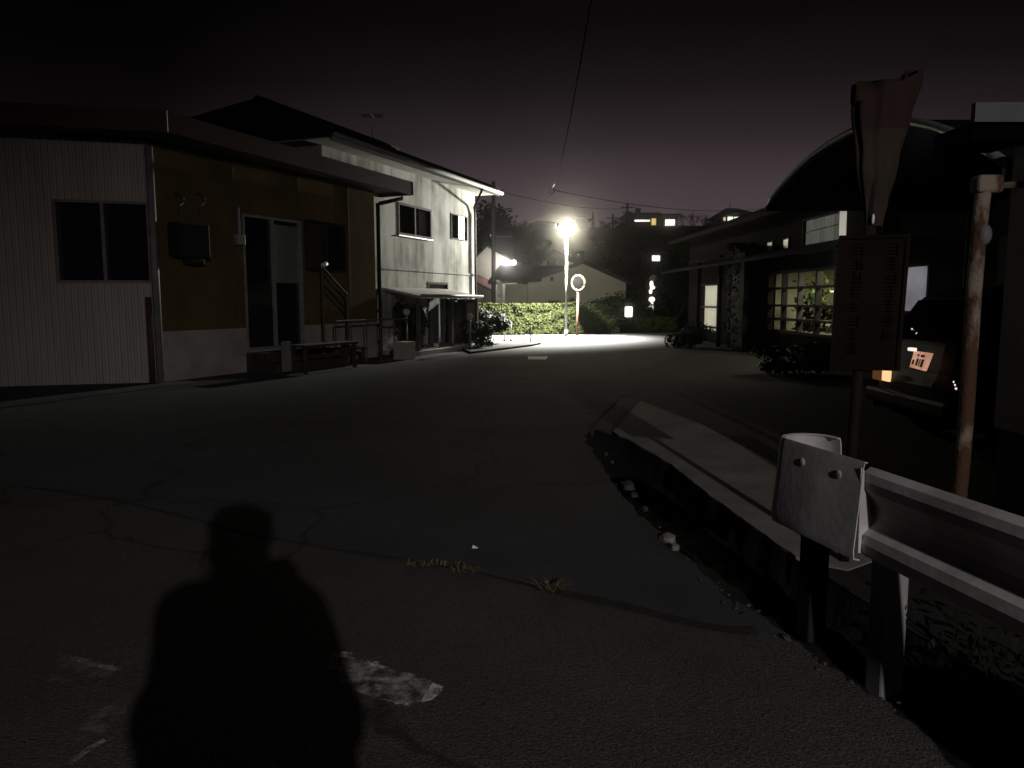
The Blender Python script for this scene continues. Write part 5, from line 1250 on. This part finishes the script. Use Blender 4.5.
# ------------------------------------------------------------------ world: night sky, town glow low over the horizon
w = bpy.data.worlds.new('World'); scn.world = w; w.use_nodes = True; nt = w.node_tree; L = nt.links.new
bg = nt.nodes['Background']
tc = nt.nodes.new('ShaderNodeTexCoord'); sx = nt.nodes.new('ShaderNodeSeparateXYZ'); L(tc.outputs['Generated'], sx.inputs[0])
ramp = nt.nodes.new('ShaderNodeValToRGB'); cr = ramp.color_ramp
def s2l(*c): return tuple(((q / 255 + .055) / 1.055) ** 2.4 if q > 10 else q / 255 / 12.92 for q in c) + (1,)
st_ = [(0.0, (78, 68, 70)), (.10, (92, 79, 84)), (.14, (79, 68, 73)), (.20, (50, 42, 46)), (.26, (29, 23, 26)), (.33, (14, 10, 13)), (.6, (7, 5, 8)), (1, (5, 4, 7))]
cr.elements[0].position = 0; cr.elements[0].color = s2l(*st_[0][1]); cr.elements[1].position = 1; cr.elements[1].color = s2l(*st_[-1][1])
for p, c in st_[1:-1]: e = cr.elements.new(p); e.color = s2l(*c)
L(sx.outputs['Z'], ramp.inputs['Fac'])
# glow strongest straight ahead (over the town), fading round to the sides
dt = nt.nodes.new('ShaderNodeVectorMath'); dt.operation = 'DOT_PRODUCT'; gd = Vector((.17, .98, .0)).normalized(); dt.inputs[1].default_value = gd; L(tc.outputs['Generated'], dt.inputs[0])
mr_ = nt.nodes.new('ShaderNodeMapRange'); mr_.inputs['From Min'].default_value = .80; mr_.inputs['From Max'].default_value = .99; mr_.inputs['To Min'].default_value = .12; mr_.inputs['To Max'].default_value = 1.0; L(dt.outputs['Value'], mr_.inputs['Value'])
nz = nt.nodes.new('ShaderNodeTexNoise'); nz.inputs['Scale'].default_value = 5; nz.inputs['Detail'].default_value = 5; L(tc.outputs['Generated'], nz.inputs['Vector'])
mn = nt.nodes.new('ShaderNodeMapRange'); mn.inputs['To Min'].default_value = .78; mn.inputs['To Max'].default_value = 1.22; L(nz.outputs['Fac'], mn.inputs['Value'])
mm = nt.nodes.new('ShaderNodeMath'); mm.operation = 'MULTIPLY'; L(mr_.outputs['Result'], mm.inputs[0]); L(mn.outputs['Result'], mm.inputs[1])
L(ramp.outputs['Color'], bg.inputs['Color']); L(mm.outputs[0], bg.inputs['Strength'])

# ------------------------------------------------------------------ faint glow mist added for the lens glow round the lamps
hz = MB(); hz.box(-300, 300, -80, 420, -4, 40); ho = hz.build('haze', 'wire'); ho['kind'] = 'stuff'
hm = bpy.data.materials.new('glow mist'); hm.use_nodes = True; n2 = hm.node_tree; n2.nodes.remove(n2.nodes['Principled BSDF'])
pv = n2.nodes.new('ShaderNodeVolumePrincipled'); pv.inputs['Color'].default_value = (1, 1, 1, 1); pv.inputs['Density'].default_value = .003; pv.inputs['Anisotropy'].default_value = .985
n2.links.new(pv.outputs[0], n2.nodes['Material Output'].inputs['Volume']); ho.data.materials[0] = hm
# ------------------------------------------------------------------ camera
cd = bpy.data.cameras.new('Camera'); cam = bpy.data.objects.new('Camera', cd); COL.objects.link(cam); scn.camera = cam
cam.location = (0, 0, CAMZ); cam.rotation_euler = (math.pi / 2 - PITCH, 0, 0); cd.sensor_width = 36; cd.lens = 36 * F / 1024; cd.clip_end = 1000; cd.clip_start = .05
scn.view_settings.view_transform = 'Standard'; scn.view_settings.look = 'None'; scn.view_settings.gamma = 1; scn.view_settings.exposure = 0
scn.render.engine = 'CYCLES'; scn.cycles.use_denoising = True
scn.cycles.max_bounces = 6; scn.cycles.sample_clamp_indirect = 4
